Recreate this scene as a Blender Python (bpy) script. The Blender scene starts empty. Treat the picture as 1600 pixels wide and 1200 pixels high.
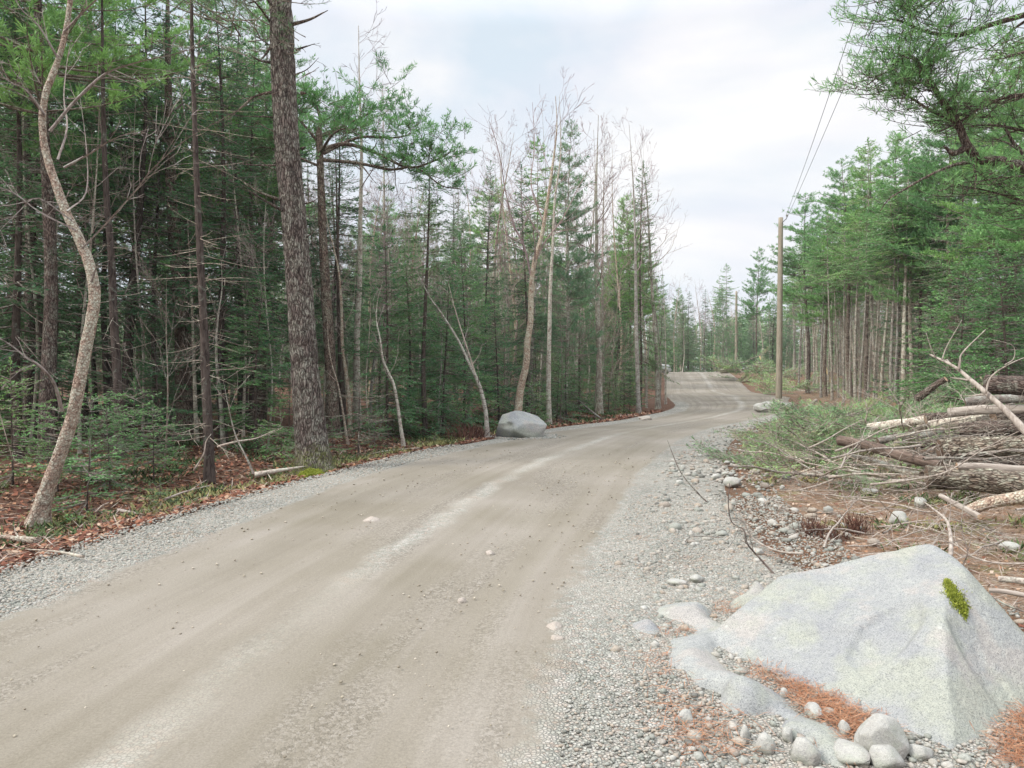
import bpy, math, numpy as np
from mathutils import noise as mn, Vector
R = math.radians
scene = bpy.context.scene
COL = scene.collection

# ------------------------------------------------------------------ camera, sky, sun, exposure
EYE = 1.6; F = 1150.0; HOR = 575.0          # eye height, focal length and horizon row of the 1600x1200 photograph
cam_d = bpy.data.cameras.new('camera'); cam = bpy.data.objects.new('camera', cam_d); COL.objects.link(cam)
cam.location = (0, 0, EYE); cam.rotation_euler = (R(90), 0, 0)
cam_d.sensor_width = 36; cam_d.lens = 36 * F / 1600; cam_d.shift_y = -(600 - HOR) / 1600
cam_d.clip_start = 0.05; cam_d.clip_end = 2000
scene.camera = cam
scene.view_settings.view_transform = 'Standard'; scene.view_settings.look = 'None'
scene.view_settings.exposure = 1.3; scene.view_settings.gamma = 1
cy = scene.cycles
cy.max_bounces = 5; cy.diffuse_bounces = 3; cy.glossy_bounces = 1; cy.transmission_bounces = 3; cy.transparent_max_bounces = 4
cy.use_denoising = True

SUN_EL, SUN_AZ = 42, 248                     # degrees; azimuth from +Y clockwise (from the left, slightly behind the camera)
sd = bpy.data.lights.new('sun', 'SUN'); sd.energy = 1.5; sd.angle = R(14); sd.color = (1, .96, .9)
sun = bpy.data.objects.new('sun', sd); COL.objects.link(sun)
tos = Vector((math.sin(R(SUN_AZ)) * math.cos(R(SUN_EL)), math.cos(R(SUN_AZ)) * math.cos(R(SUN_EL)), math.sin(R(SUN_EL))))
sun.rotation_euler = tos.to_track_quat('Z', 'Y').to_euler(); sun.location = (0, 0, 30)

w = bpy.data.worlds.new('World'); scene.world = w; w.use_nodes = True
nt = w.node_tree; nt.nodes.clear()
def N(nt, t, **k):
    n = nt.nodes.new(t)
    for a, b in k.items(): setattr(n, a, b)
    return n
def L(nt, a, b): nt.links.new(a, b)
def val(nt, op, a, b=None, c=None, clamp=False):
    n = N(nt, 'ShaderNodeMath', operation=op, use_clamp=clamp)
    for i, x in enumerate((a, b, c)):
        if x is None: continue
        if isinstance(x, (int, float)): n.inputs[i].default_value = x
        else: L(nt, x, n.inputs[i])
    return n.outputs[0]
def mixc(nt, fac, a, b, mode='MIX'):
    n = N(nt, 'ShaderNodeMix', data_type='RGBA', blend_type=mode)
    for s, x in ((n.inputs[0], fac), (n.inputs[6], a), (n.inputs[7], b)):
        if isinstance(x, (int, float)): s.default_value = x
        elif isinstance(x, tuple): s.default_value = (*x, 1) if len(x) == 3 else x
        else: L(nt, x, s)
    return n.outputs[2]
def ramp(nt, fac, stops, interp='LINEAR'):
    n = N(nt, 'ShaderNodeValToRGB'); e = n.color_ramp.elements; n.color_ramp.interpolation = interp
    while len(e) < len(stops): e.new(.5)
    for q, (p, c) in zip(e, stops):
        q.position = p; q.color = (*c, 1) if isinstance(c, tuple) else (c, c, c, 1)
    L(nt, fac, n.inputs[0]); return n.outputs[0]
def noise(nt, vec, scale, detail=4, rough=.55, dist=0, out=0):
    n = N(nt, 'ShaderNodeTexNoise'); n.inputs['Scale'].default_value = scale
    n.inputs['Detail'].default_value = detail; n.inputs['Roughness'].default_value = rough
    n.inputs['Distortion'].default_value = dist
    if vec is not None: L(nt, vec, n.inputs['Vector'])
    return n.outputs[out]
def mapping(nt, vec, sc, rot=(0, 0, 0)):
    n = N(nt, 'ShaderNodeMapping'); n.inputs['Scale'].default_value = sc; n.inputs['Rotation'].default_value = rot
    L(nt, vec, n.inputs['Vector']); return n.outputs[0]

sky = N(nt, 'ShaderNodeTexSky'); sky.sky_type = 'NISHITA'; sky.sun_disc = False
sky.sun_elevation = R(SUN_EL); sky.sun_rotation = R(SUN_AZ); sky.air_density = 1; sky.dust_density = 2
tc = N(nt, 'ShaderNodeTexCoord')
cl = mapping(nt, tc.outputs['Generated'], (1.0, 1.0, 2.4), (0, 0, R(25)))
n1 = noise(nt, cl, 2.1, 6, .55, .4)
n2 = noise(nt, mapping(nt, tc.outputs['Generated'], (1.4, 1, 3.2)), 3.6, 4, .5, .2)
cloudc = ramp(nt, n1, [(.38, (.60, .68, .755)), (.47, (.69, .73, .785)), (.55, (.78, .79, .81)), (.64, (.87, .86, .855))])
cloudc = mixc(nt, val(nt, 'MULTIPLY', ramp(nt, n2, [(.45, 0.0), (.7, 1.0)]), .35), cloudc, (.76, .72, .80))
skyd = mixc(nt, 1.0, sky.outputs[0], (.11, .11, .11), 'MULTIPLY')
mixs = mixc(nt, .94, skyd, cloudc)
sep = N(nt, 'ShaderNodeSeparateXYZ'); L(nt, tc.outputs['Generated'], sep.inputs[0])
zen = val(nt, 'MULTIPLY_ADD', ramp(nt, sep.outputs[2], [(.42, 0.0), (.8, 1.0)]), 1.22, .61)   # the overcast is brighter overhead
bg = N(nt, 'ShaderNodeBackground'); out = N(nt, 'ShaderNodeOutputWorld')
mz = N(nt, 'ShaderNodeVectorMath', operation='SCALE'); L(nt, mixs, mz.inputs[0]); L(nt, zen, mz.inputs['Scale'])
L(nt, mz.outputs[0], bg.inputs['Color']); bg.inputs['Strength'].default_value = .84
L(nt, bg.outputs[0], out.inputs['Surface'])

# ------------------------------------------------------------------ mesh helpers
def mesh_np(name, V, faces, mats=(), mat_idx=None, smooth=False, fattr=None, vattr=None):
    """faces: list of int arrays (M,k)"""
    me = bpy.data.meshes.new(name)
    V = np.asarray(V, np.float32)
    me.vertices.add(len(V)); me.vertices.foreach_set('co', V.ravel())
    loops = np.concatenate([f.ravel() for f in faces]) if faces else np.zeros(0, int)
    cnt = np.concatenate([np.full(len(f), f.shape[1]) for f in faces]) if faces else np.zeros(0, int)
    start = np.concatenate([[0], np.cumsum(cnt)[:-1]]) if len(cnt) else cnt
    me.loops.add(len(loops)); me.loops.foreach_set('vertex_index', loops.astype(np.int32))
    me.polygons.add(len(cnt)); me.polygons.foreach_set('loop_start', start.astype(np.int32))
    if mat_idx is not None: me.polygons.foreach_set('material_index', np.asarray(mat_idx, np.int32))
    sm = np.full(len(cnt), smooth) if isinstance(smooth, bool) else smooth
    me.polygons.foreach_set('use_smooth', np.asarray(sm, bool))
    for m in mats: me.materials.append(m)
    me.update(calc_edges=True)
    for nme, a in (fattr or {}).items():
        at = me.attributes.new(nme, 'FLOAT', 'FACE'); at.data.foreach_set('value', np.asarray(a, np.float32))
    for nme, a in (vattr or {}).items():
        at = me.attributes.new(nme, 'FLOAT', 'POINT'); at.data.foreach_set('value', np.asarray(a, np.float32))
    return me

class MB:
    """collects pieces, then links them as one mesh object"""
    def __init__(s): s.V = []; s.F = {3: [], 4: []}; s.n = 0
    def add(s, V, f, mat=0, tint=None, smooth=False):
        V = np.asarray(V, float); f = np.asarray(f, int)
        if len(f) == 0: return s
        if tint is None: tint = np.full(len(f), .5)
        elif np.isscalar(tint): tint = np.full(len(f), tint)
        s.F[f.shape[1]].append((f + s.n, np.full(len(f), mat), tint, np.full(len(f), smooth)))
        s.V.append(V); s.n += len(V); return s
    def mesh(s, name, mats):
        fs, mi, ti, sm = [], [], [], []
        for k in (3, 4):
            if s.F[k]:
                fs.append(np.concatenate([q[0] for q in s.F[k]])); mi.append(np.concatenate([q[1] for q in s.F[k]]))
                ti.append(np.concatenate([q[2] for q in s.F[k]])); sm.append(np.concatenate([q[3] for q in s.F[k]]))
        return mesh_np(name, np.concatenate(s.V), fs, mats, np.concatenate(mi), np.concatenate(sm), {'tint': np.concatenate(ti)})
    def build(s, name, mats, parent=None):
        if not isinstance(mats, (list, tuple)): mats = [mats]
        return obj(name, s.mesh(name, mats), parent)

def obj(name, me, parent=None):
    o = bpy.data.objects.new(name, me); COL.objects.link(o)
    if parent is not None: o.parent = parent
    return o
def tag(o, label=None, cat=None, group=None, kind=None):
    for k, v in (('label', label), ('category', cat), ('group', group), ('kind', kind)):
        if v: o[k] = v
    return o
def empty(name, loc=(0, 0, 0), label=None, cat=None, group=None):
    o = bpy.data.objects.new(name, None); COL.objects.link(o); o.location = loc
    o.empty_display_size = .2
    return tag(o, label, cat, group)

def nrm(a): return a / np.maximum(np.linalg.norm(a, axis=-1, keepdims=True), 1e-9)
def perp(d):
    ref = np.where(np.abs(d[..., 2:3]) > .9, np.array([1., 0, 0]), np.array([0, 0, 1.]))
    a = nrm(np.cross(d, ref)); return a, np.cross(d, a)
def tube(pts, rad, sides=8, cap=True, rough=0, seed=0):
    pts = np.asarray(pts, float); n = len(pts)
    rad = np.broadcast_to(np.asarray(rad, float), (n,))
    t = nrm(np.gradient(pts, axis=0)); a = np.zeros((n, 3))
    a[0] = perp(t[0])[0]
    for i in range(1, n):
        q = a[i - 1] - t[i] * (a[i - 1] @ t[i]); a[i] = q / max(np.linalg.norm(q), 1e-9)
    b = np.cross(t, a); th = np.arange(sides) * 2 * math.pi / sides
    ring = a[:, None] * np.cos(th)[None, :, None] + b[:, None] * np.sin(th)[None, :, None]
    rr = np.repeat(rad[:, None], sides, 1)
    if rough: rr = rr * (1 + np.random.RandomState(seed).uniform(-rough, rough, rr.shape))
    V = (pts[:, None] + ring * rr[..., None]).reshape(-1, 3)
    i = np.arange(n - 1)[:, None] * sides; j = np.arange(sides)[None]; k = (j + 1) % sides
    Q = np.stack([i + j, i + k, i + sides + k, i + sides + j], -1).reshape(-1, 4)
    T = np.zeros((0, 3), int)
    if cap:
        V = np.concatenate([V, pts[:1], pts[-1:]]); c0 = n * sides; jj = np.arange(sides); kk = (jj + 1) % sides
        T = np.concatenate([np.stack([kk, jj, np.full(sides, c0)], 1), np.stack([(n - 1) * sides + jj, (n - 1) * sides + kk, np.full(sides, c0 + 1)], 1)])
    return V, Q, T
def add_tube(mb, pts, rad, sides=8, mat=0, cap=True, capmat=None, rough=0, tint=.5, seed=0):
    V, Q, T = tube(pts, rad, sides, cap, rough, seed)
    n0 = mb.n; mb.add(V, Q, mat, tint, True)
    if len(T): mb.F[3].append((T + n0, np.full(len(T), mat if capmat is None else capmat), np.full(len(T), tint), np.full(len(T), False)))
def segs(mb, P0, P1, r0, r1, sides=3, mat=0, tint=None):
    P0 = np.asarray(P0, float); P1 = np.asarray(P1, float); m = len(P0)
    if m == 0: return
    d = nrm(P1 - P0); a, b = perp(d); th = np.arange(sides) * 2 * math.pi / sides
    ring = a[:, None] * np.cos(th)[None, :, None] + b[:, None] * np.sin(th)[None, :, None]
    V = np.concatenate([P0[:, None] + ring * np.asarray(r0).reshape(-1, 1, 1), P1[:, None] + ring * np.asarray(r1).reshape(-1, 1, 1)], 1).reshape(-1, 3)
    j = np.arange(sides); k = (j + 1) % sides
    Q = np.stack([j, k, sides + k, sides + j], 1)[None] + (np.arange(m) * 2 * sides)[:, None, None]
    if tint is not None and not np.isscalar(tint): tint = np.repeat(tint, sides)
    mb.add(V, Q.reshape(-1, 4), mat, tint, sides > 3)
def blades(mb, P, D, W, ln, wd, mat=0, tint=None):
    """leaf-sized diamonds: base, left, tip, right"""
    ln = np.asarray(ln).reshape(-1, 1); wd = np.asarray(wd).reshape(-1, 1); m = len(P)
    if m == 0: return
    V = np.stack([P, P + D * ln * .45 + W * wd * .5, P + D * ln, P + D * ln * .45 - W * wd * .5], 1).reshape(-1, 3)
    Q = np.arange(m * 4).reshape(-1, 4); mb.add(V, Q, mat, tint)
def catmull(P, n=6):
    P = np.asarray(P, float); Q = np.vstack([2 * P[0] - P[1], P, 2 * P[-1] - P[-2]]); o = []
    for i in range(1, len(Q) - 2):
        for t in np.arange(n) / n:
            o.append(.5 * ((2 * Q[i]) + (Q[i + 1] - Q[i - 1]) * t + (2 * Q[i - 1] - 5 * Q[i] + 4 * Q[i + 1] - Q[i + 2]) * t * t + (3 * Q[i] - Q[i - 1] - 3 * Q[i + 1] + Q[i + 2]) * t ** 3))
    o.append(P[-1]); return np.array(o)

# ------------------------------------------------------------------ the lie of the land
def sst(a, b, x): t = np.clip((x - a) / (b - a), 0, 1); return t * t * (3 - 2 * t)
YS = np.linspace(-30, 140, 1701)
def curve(pts):
    p = np.array(pts, float); v = np.interp(YS, p[:, 0], p[:, 1])
    lo = (p[-1, 1] - p[-2, 1]) / (p[-1, 0] - p[-2, 0]); v = np.where(YS > p[-1, 0], p[-1, 1] + lo * (YS - p[-1, 0]), v)
    lo = (p[1, 1] - p[0, 1]) / (p[1, 0] - p[0, 0]); v = np.where(YS < p[0, 0], p[0, 1] + lo * (YS - p[0, 0]), v)
    k = np.exp(-(np.arange(-12, 13) / 6.) ** 2); k /= k.sum(); vs = np.convolve(np.pad(v, 12, 'edge'), k, 'valid')
    return vs
cTL = curve([(-10, -5.3), (0, -3.9), (4.6, -3.2), (6, -2.95), (7.67, -2.67), (9.95, -2.3), (12.5, -1.6), (14.7, -.6), (18, .95), (20.7, 3.0), (23, 4.5), (27, 6.4), (32, 7.8), (38, 8.7), (46, 10.3), (55, 12.2), (74, 16.1), (90, 18.6)])
cTR = curve([(-10, -1.6), (0, -.25), (2.94, .06), (3.5, .14), (4.9, .34), (6.03, .58), (7.2, .88), (11.15, 1.94), (16, 3.6), (19.4, 5.2), (21.6, 6.8), (24.5, 8.6), (27.5, 10.3), (31, 11.6), (36, 13.2), (40, 14.8), (43, 14.9), (48, 15.2), (57, 17.4), (72, 20.7), (90, 23.6)])
cGL = curve([(-10, -6.3), (0, -4.9), (5.84, -4.06), (7.36, -3.84), (9.95, -3.2), (11.3, -2.72), (13.8, -1.95), (16.7, -.45), (19.6, .95), (22, 2.9), (26, 5.0), (29, 6.2), (32, 7.0), (38, 8.0), (46, 9.4), (55, 11.3), (74, 15.2), (90, 17.6)])
cGR = curve([(-10, .9), (0, 2.6), (4.5, 2.6), (6.2, 2.35), (9, 2.75), (12.7, 3.75), (16, 4.9), (18.4, 5.9), (21.2, 7.4), (24.5, 9.2), (27.5, 10.9), (31, 12.0), (36, 13.6), (40, 15.3), (43, 15.4), (48, 15.7), (57, 17.9), (72, 21.3), (90, 24.2)])
def fTL(y): return np.interp(y, YS, cTL)
def fTR(y): return np.interp(y, YS, cTR)
def fGL(y): return np.interp(y, YS, cGL)
def fGR(y): return np.interp(y, YS, cGR)
def wav(x, y, s):
    r = np.random.RandomState(s); o = 0
    for k in range(7):
        a = r.uniform(0, 6.28); f = r.uniform(.6, 1.6) * (1.35 ** k) * .5; o = o + np.sin((x * math.cos(a) + y * math.sin(a)) * f + r.uniform(0, 6.28)) / (1.3 ** k)
    return o / 3
def hill(x, y): return 1.15 * sst(44, 74, y) - 2.2 * sst(77, 125, y) + .0
def T(x, y):
    x = np.asarray(x, float); y = np.asarray(y, float)
    dl = fGL(y) - x; dr = x - fGR(y)
    h = hill(x, y)
    h = h - .10 * sst(0, .9, dl) * (1 - sst(.9, 3, dl)) + .12 * sst(1, 6, dl) * wav(x, y, 1)
    h = h + .12 * sst(.5, 5, dr) * (wav(x, y, 2) + .35)
    h = h + sst(.1, 1.0, dl) * .05 * wav(x * 3, y * 3, 5) + sst(.1, 1.0, dr) * .035 * wav(x * 3, y * 3, 6)
    # cut bank beside the rising road
    h = h + .3 * sst(.2, 1.6, dl) * sst(40, 52, y) * (1 - sst(85, 100, y))
    h = h + .5 * np.exp(-((x - 9.2) ** 2 / 6 + (y - 12) ** 2 / 5))        # ground heaped under the log pile
    return h
def G(px, Y): x = (px - 800) / F * Y; return np.array([x, Y, float(T(x, Y))])
def P(px, py, Y): return np.array([(px - 800) / F * Y, Y, EYE - (py - HOR) / F * Y])
def Ph(px, py, h): Y = (EYE - h) * F / (py - HOR); return np.array([(px - 800) / F * Y, Y, h])
def pxof(x, y): return 800 + x / y * F

# ------------------------------------------------------------------ materials
def newmat(name):
    m = bpy.data.materials.new(name); m.use_nodes = True; t = m.node_tree
    b = t.nodes['Principled BSDF']; b.inputs['Roughness'].default_value = .9; b.inputs['Specular IOR Level'].default_value = .15
    return m, t, b
def bump(t, h, b, strength=.5, dist=.01):
    n = N(t, 'ShaderNodeBump'); n.inputs['Strength'].default_value = strength; n.inputs['Distance'].default_value = dist
    L(t, h, n.inputs['Height']); L(t, n.outputs[0], b.inputs['Normal'])
def voro(t, vec, scale, feature='F1', out='Distance', rnd=1):
    n = N(t, 'ShaderNodeTexVoronoi', feature=feature); n.inputs['Scale'].default_value = scale; n.inputs['Randomness'].default_value = rnd
    L(t, vec, n.inputs['Vector']); return n.outputs[out]
def gpos(t): return N(t, 'ShaderNodeNewGeometry').outputs['Position']
def ocoord(t): return N(t, 'ShaderNodeTexCoord').outputs['Object']
def attr(t, name): return N(t, 'ShaderNodeAttribute', attribute_name=name).outputs['Fac']
def orand(t): return N(t, 'ShaderNodeObjectInfo').outputs['Random']

def foliage(name, dark, light, dead=None, transl=.22):
    m, t, b = newmat(name)
    ti = attr(t, 'tint'); c = ramp(t, ti, [(0, dark), (1, light)])
    c = mixc(t, 1.0, c, ramp(t, orand(t), [(0, (.78, .84, .9)), (.5, (1, 1, 1)), (1, (1.22, 1.12, .9))]), 'MULTIPLY')
    if dead: c = mixc(t, ramp(t, noise(t, ocoord(t), 1.7, 2), [(.62, 0.), (.7, .8)]), c, dead)
    L(t, c, b.inputs['Base Color']); b.inputs['Roughness'].default_value = .55; b.inputs['Specular IOR Level'].default_value = .25
    tr = N(t, 'ShaderNodeBsdfTranslucent'); L(t, c, tr.inputs['Color'])
    mx = N(t, 'ShaderNodeMixShader'); mx.inputs[0].default_value = transl
    L(t, b.outputs[0], mx.inputs[1]); L(t, tr.outputs[0], mx.inputs[2]); L(t, mx.outputs[0], t.nodes['Material Output'].inputs['Surface'])
    return m
def val_vec(t, vec, n=None):
    v = N(t, 'ShaderNodeVectorMath', operation='MULTIPLY_ADD'); L(t, N(t, 'ShaderNodeTexNoise').outputs['Color'], v.inputs[0])
    nn_ = v.inputs[0].links[0].from_node; nn_.inputs['Scale'].default_value = 7; L(t, vec, nn_.inputs['Vector'])
    v.inputs[1].default_value = (.09, .09, .09); L(t, vec, v.inputs[2]); return v.outputs[0]
def bark(name, dark, mid, lich, lichamt=.5, scale=1.0, zst=.25, bstr=.7, rings=0, moss=False, cracks=0, crackc=(.30, .25, .235), crst=.24):
    m, t, b = newmat(name); oc = ocoord(t)
    st = mapping(t, oc, (1, 1, zst)); n1 = noise(t, st, 26 * scale, 6, .65, .6)
    c = ramp(t, n1, [(.36, dark), (.56, mid)])
    n2 = noise(t, oc, 5.5 * scale, 5, .7, .5); n3 = noise(t, oc, 31 * scale, 3, .6)
    lm = val(t, 'MULTIPLY', ramp(t, n2, [(.62 - .25 * lichamt, 0.), (.74 - .25 * lichamt, 1.)]), ramp(t, n3, [(.38, .1), (.56, 1.)]))
    c = mixc(t, lm, c, lich)
    if cracks:
        vc = voro(t, mapping(t, val_vec(t, oc, n3), (1, 1, crst)), cracks, feature='DISTANCE_TO_EDGE')
        ck = ramp(t, vc, [(.0, 0.), (.22, 1.)]); c = mixc(t, 1.0, c, mixc(t, ck, crackc, (1.15, 1.13, 1.12)), 'MULTIPLY')  # furrow shade put into the colour: cracks darker than the plates
        n1 = val(t, 'ADD', n1, val(t, 'MULTIPLY', ck, 1.2))
    if rings:
        rn = noise(t, mapping(t, oc, (1.5, 1.5, 16)), 2.2, 3, .6, .3)
        c = mixc(t, ramp(t, rn, [(.60, 0.), (.66, rings)]), c, dark)
    if moss:
        sp = N(t, 'ShaderNodeSeparateXYZ'); L(t, oc, sp.inputs[0])
        mm = val(t, 'MULTIPLY', ramp(t, val(t, 'ADD', sp.outputs[2], val(t, 'MULTIPLY', noise(t, oc, 4, 3), .9)), [(.45, 1.), (.95, 0.)]), ramp(t, n3, [(.42, 0.), (.55, 1.)]))
        c = mixc(t, mm, c, (.16, .19, .04))
    c = mixc(t, 1.0, c, ramp(t, orand(t), [(0, (.75, .75, .78)), (1, (1.2, 1.17, 1.12))]), 'MULTIPLY')
    L(t, c, b.inputs['Base Color']); bump(t, n1, b, bstr, .012); return m
M = {}
M['spruce'] = foliage('spruce_needles', (.05, .125, .058), (.15, .30, .125), transl=.36)
M['fir'] = foliage('fir_needles', (.065, .18, .075), (.17, .375, .145), transl=.36)
M['sapling'] = foliage('sapling_needles', (.09, .21, .075), (.20, .40, .13), transl=.3)
M['pine'] = foliage('pine_needles', (.115, .25, .09), (.26, .48, .17), transl=.3)
M['farpine'] = foliage('pale_needles', (.12, .215, .12), (.25, .39, .20), transl=.3)
M['greygreen'] = foliage('grey_green_needles', (.06, .09, .065), (.17, .22, .14))
M['brush'] = foliage('cut_brush_needles', (.14, .27, .11), (.34, .52, .24), (.34, .27, .17))
M['bark_dark'] = bark('dark_spruce_bark', (.032, .023, .02), (.095, .075, .065), (.20, .22, .18), .25)
M['bark_grey'] = bark('grey_spruce_bark', (.09, .075, .065), (.26, .22, .185), (.40, .41, .35), .75)
M['bark_pine'] = bark('pine_bark', (.055, .042, .038), (.20, .155, .13), (.27, .27, .22), .6, 1, .22, cracks=38)
M['bark_hero'] = bark('furrowed_pine_bark', (.06, .048, .043), (.205, .17, .15), (.31, .31, .26), .7, 1.1, .2, .9, moss=True, cracks=32, crst=.17, crackc=(.24, .2, .19))
M['bark_log'] = bark('log_bark', (.075, .06, .05), (.24, .20, .16), (.36, .37, .30), .7, 1.1, .3, .9, cracks=34)
M['bark_birch'] = bark('pale_birch_bark', (.12, .09, .075), (.44, .385, .33), (.52, .52, .44), .75, 1.1, .9, .35, .8)
M['bark_maple'] = bark('mottled_maple_bark', (.13, .085, .065), (.44, .35, .28), (.50, .51, .42), .75, 1.3, .8, .6, .6, cracks=36, crackc=(.74, .66, .62), crst=.9)
M['twig_pale'] = bark('pale_twig', (.17, .13, .11), (.40, .34, .30), (.45, .44, .38), .4)
M['twig_pink'] = bark('pinkish_twig', (.16, .11, .105), (.35, .26, .25), (.42, .38, .35), .4)
M['twig_dark'] = bark('dark_twig', (.06, .045, .04), (.19, .15, .125), (.34, .35, .29), .6)
M['twig_brown'] = bark('brown_twig', (.11, .085, .07), (.25, .20, .165), (.34, .33, .28), .5)
M['twig_dead'] = bark('dead_twig', (.13, .10, .085), (.33, .28, .235), (.42, .42, .35), .5)

def litter_mat(name, base, stops, mossc, mossamt):
    m, t, b = newmat(name); p = gpos(t)
    v = voro(t, mapping(t, p, (1, 1.3, 1)), 26, out='Color'); sp = N(t, 'ShaderNodeSeparateColor'); L(t, v, sp.inputs[0])
    c = ramp(t, sp.outputs[0], stops, 'CONSTANT')
    n1 = noise(t, p, 9, 6, .7); c = mixc(t, ramp(t, n1, [(.4, 0.), (.62, .85)]), c, base)
    n2 = noise(t, p, .9, 5, .6, .4); c = mixc(t, ramp(t, n2, [(.6 - mossamt, 0.), (.68 - mossamt, .75)]), c, mossc)
    n3 = noise(t, p, 60, 4, .7); c = mixc(t, 1.0, c, ramp(t, n3, [(.3, (.55, .55, .55)), (.7, (1.35, 1.35, 1.35))]), 'MULTIPLY')
    L(t, c, b.inputs['Base Color']); bump(t, val(t, 'ADD', n1, n3), b, .8, .03); return m, t, b
M['floor'], t, b = litter_mat('forest_floor', (.085, .05, .035), [(0, (.16, .075, .045)), (.3, (.09, .045, .03)), (.55, (.22, .13, .08)), (.8, (.13, .06, .04))], (.07, .085, .03), .0)
# the cleared side is paler: straw, needles, moss
p = gpos(t); sx = N(t, 'ShaderNodeSeparateXYZ'); L(t, p, sx.inputs[0])
side = attr(t, 'cleared')
nn = noise(t, p, 1.6, 5, .6, .5); n5 = noise(t, p, 38, 5, .75); n6 = voro(t, p, 42, out='Color'); s6 = N(t, 'ShaderNodeSeparateColor'); L(t, n6, s6.inputs[0])
cc = ramp(t, s6.outputs[0], [(0, (.25, .19, .14)), (.35, (.19, .12, .08)), (.6, (.31, .265, .205)), (.85, (.17, .135, .10))], 'CONSTANT')
cc = mixc(t, ramp(t, nn, [(.42, 0.), (.5, .75)]), cc, (.25, .155, .095))
cc = mixc(t, ramp(t, noise(t, p, 2.3, 5, .6, .4), [(.56, 0.), (.64, .7)]), cc, (.17, .17, .06))
cc = mixc(t, 1.0, cc, ramp(t, n5, [(.3, (.5, .5, .5)), (.7, (1.4, 1.4, 1.4))]), 'MULTIPLY')
old = b.inputs['Base Color'].links[0].from_socket
L(t, mixc(t, side, old, cc), b.inputs['Base Color'])

m, t, b = newmat('gravel_and_packed_earth'); M['road'] = m; p = gpos(t)
u = attr(t, 'u'); gr = attr(t, 'gravel'); v = attr(t, 'v')
comb = N(t, 'ShaderNodeCombineXYZ'); L(t, u, comb.inputs[0]); L(t, v, comb.inputs[1])
edge = noise(t, p, 1.3, 6, .6, .2); edge2 = noise(t, p, 14, 4, .6)
mask = val(t, 'ADD', gr, val(t, 'ADD', val(t, 'MULTIPLY_ADD', edge, .9, -.45), val(t, 'MULTIPLY_ADD', edge2, .5, -.25)))
mask = ramp(t, mask, [(.38, 0.), (.62, 1.)])
# packed tan earth
st = noise(t, mapping(t, comb.outputs[0], (9, .10, 1)), 1.0, 5, .6, .3)
tan = ramp(t, st, [(.34, (.155, .136, .103)), (.5, (.205, .183, .146)), (.64, (.25, .226, .194))])
tan = mixc(t, .5, tan, ramp(t, noise(t, p, .55, 4, .5), [(.38, (.18, .159, .12)), (.62, (.265, .238, .203))]))
fine = noise(t, p, 95, 4, .75); tan = mixc(t, 1.0, tan, ramp(t, fine, [(.3, (.78, .78, .78)), (.7, (1.2, 1.2, 1.2))]), 'MULTIPLY')
loose = ramp(t, noise(t, mapping(t, comb.outputs[0], (4.5, .22, 1)), 1.0, 4, .6, .4), [(.50, 0.), (.62, 1.)])
vs = voro(t, p, 70, out='Color'); ss = N(t, 'ShaderNodeSeparateColor'); L(t, vs, ss.inputs[0])
tan = mixc(t, val(t, 'MULTIPLY', loose, .7), tan, ramp(t, ss.outputs[0], [(0, (.139, .123, .098)), (.35, (.230, .205, .168)), (.75, (.303, .275, .238))], 'CONSTANT'))
rid = ramp(t, val(t, 'ADD', u, val(t, 'MULTIPLY_ADD', noise(t, p, 1.6, 3), .09, -.045)), [(.49, 0.), (.525, 1.), (.55, 1.), (.585, 0.)])
rid = val(t, 'MULTIPLY', rid, ramp(t, noise(t, mapping(t, comb.outputs[0], (2, .35, 1)), 1, 3), [(.35, .15), (.6, .85)]))
trk = ramp(t, noise(t, mapping(t, comb.outputs[0], (17, .07, 1)), 1.0, 3, .6, .8), [(.5, 0.), (.56, 1.), (.62, .2)])
tan = mixc(t, val(t, 'MULTIPLY', trk, ramp(t, val(t, 'DIVIDE', v, 100), [(.20, .10), (.32, .65)])), tan, (.15, .125, .10))
damp = ramp(t, noise(t, mapping(t, comb.outputs[0], (2.2, .33, 1)), 1.0, 4, .6, .5), [(.56, 0.), (.68, 1.)])
tan = mixc(t, val(t, 'MULTIPLY', damp, .2), tan, (.17, .145, .12))
# gravel
v1 = voro(t, p, 52, out='Color'); s1 = N(t, 'ShaderNodeSeparateColor'); L(t, v1, s1.inputs[0])
g = ramp(t, s1.outputs[0], [(0, (.156, .160, .139)), (.2, (.262, .275, .242)), (.45, (.230, .238, .213)), (.65, (.344, .344, .316)), (.82, (.320, .275, .238)), (.93, (.271, .197, .156))], 'CONSTANT')
v2 = voro(t, p, 21, out='Color'); s2 = N(t, 'ShaderNodeSeparateColor'); L(t, v2, s2.inputs[0])
g = mixc(t, ramp(t, s2.outputs[1], [(.76, 0.), (.8, .8)], 'CONSTANT'), g, ramp(t, s2.outputs[0], [(0, (.377, .377, .336)), (.5, (.344, .295, .262)), (.8, (.426, .418, .385))]))
g = mixc(t, ramp(t, noise(t, p, 2.1, 5, .7, .6), [(.56, 0.), (.66, .5)]), g, (.295, .180, .115))
g = mixc(t, ramp(t, noise(t, p, 1.1, 4, .6, .3), [(.36, .2), (.6, .65)]), g, (.375, .355, .31))
vd = voro(t, p, 52, feature='DISTANCE_TO_EDGE'); g = mixc(t, 1.0, g, ramp(t, vd, [(0, (.6, .6, .6)), (.16, (1.12, 1.11, 1.1))]), 'MULTIPLY')  # shade in the crevices between stones painted in as darker cell edges
tan = mixc(t, rid, tan, g)
L(t, mixc(t, mask, tan, g), b.inputs['Base Color'])
hgt = mixc(t, mask, mixc(t, .5, fine, loose), vd)
hv = val(t, 'ADD', val(t, 'MULTIPLY', fine, .25), val(t, 'MULTIPLY', ramp(t, vd, [(0, 0.), (.25, 1.)]), val(t, 'MULTIPLY_ADD', mask, .9, val(t, 'MULTIPLY', loose, .35))))
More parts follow.
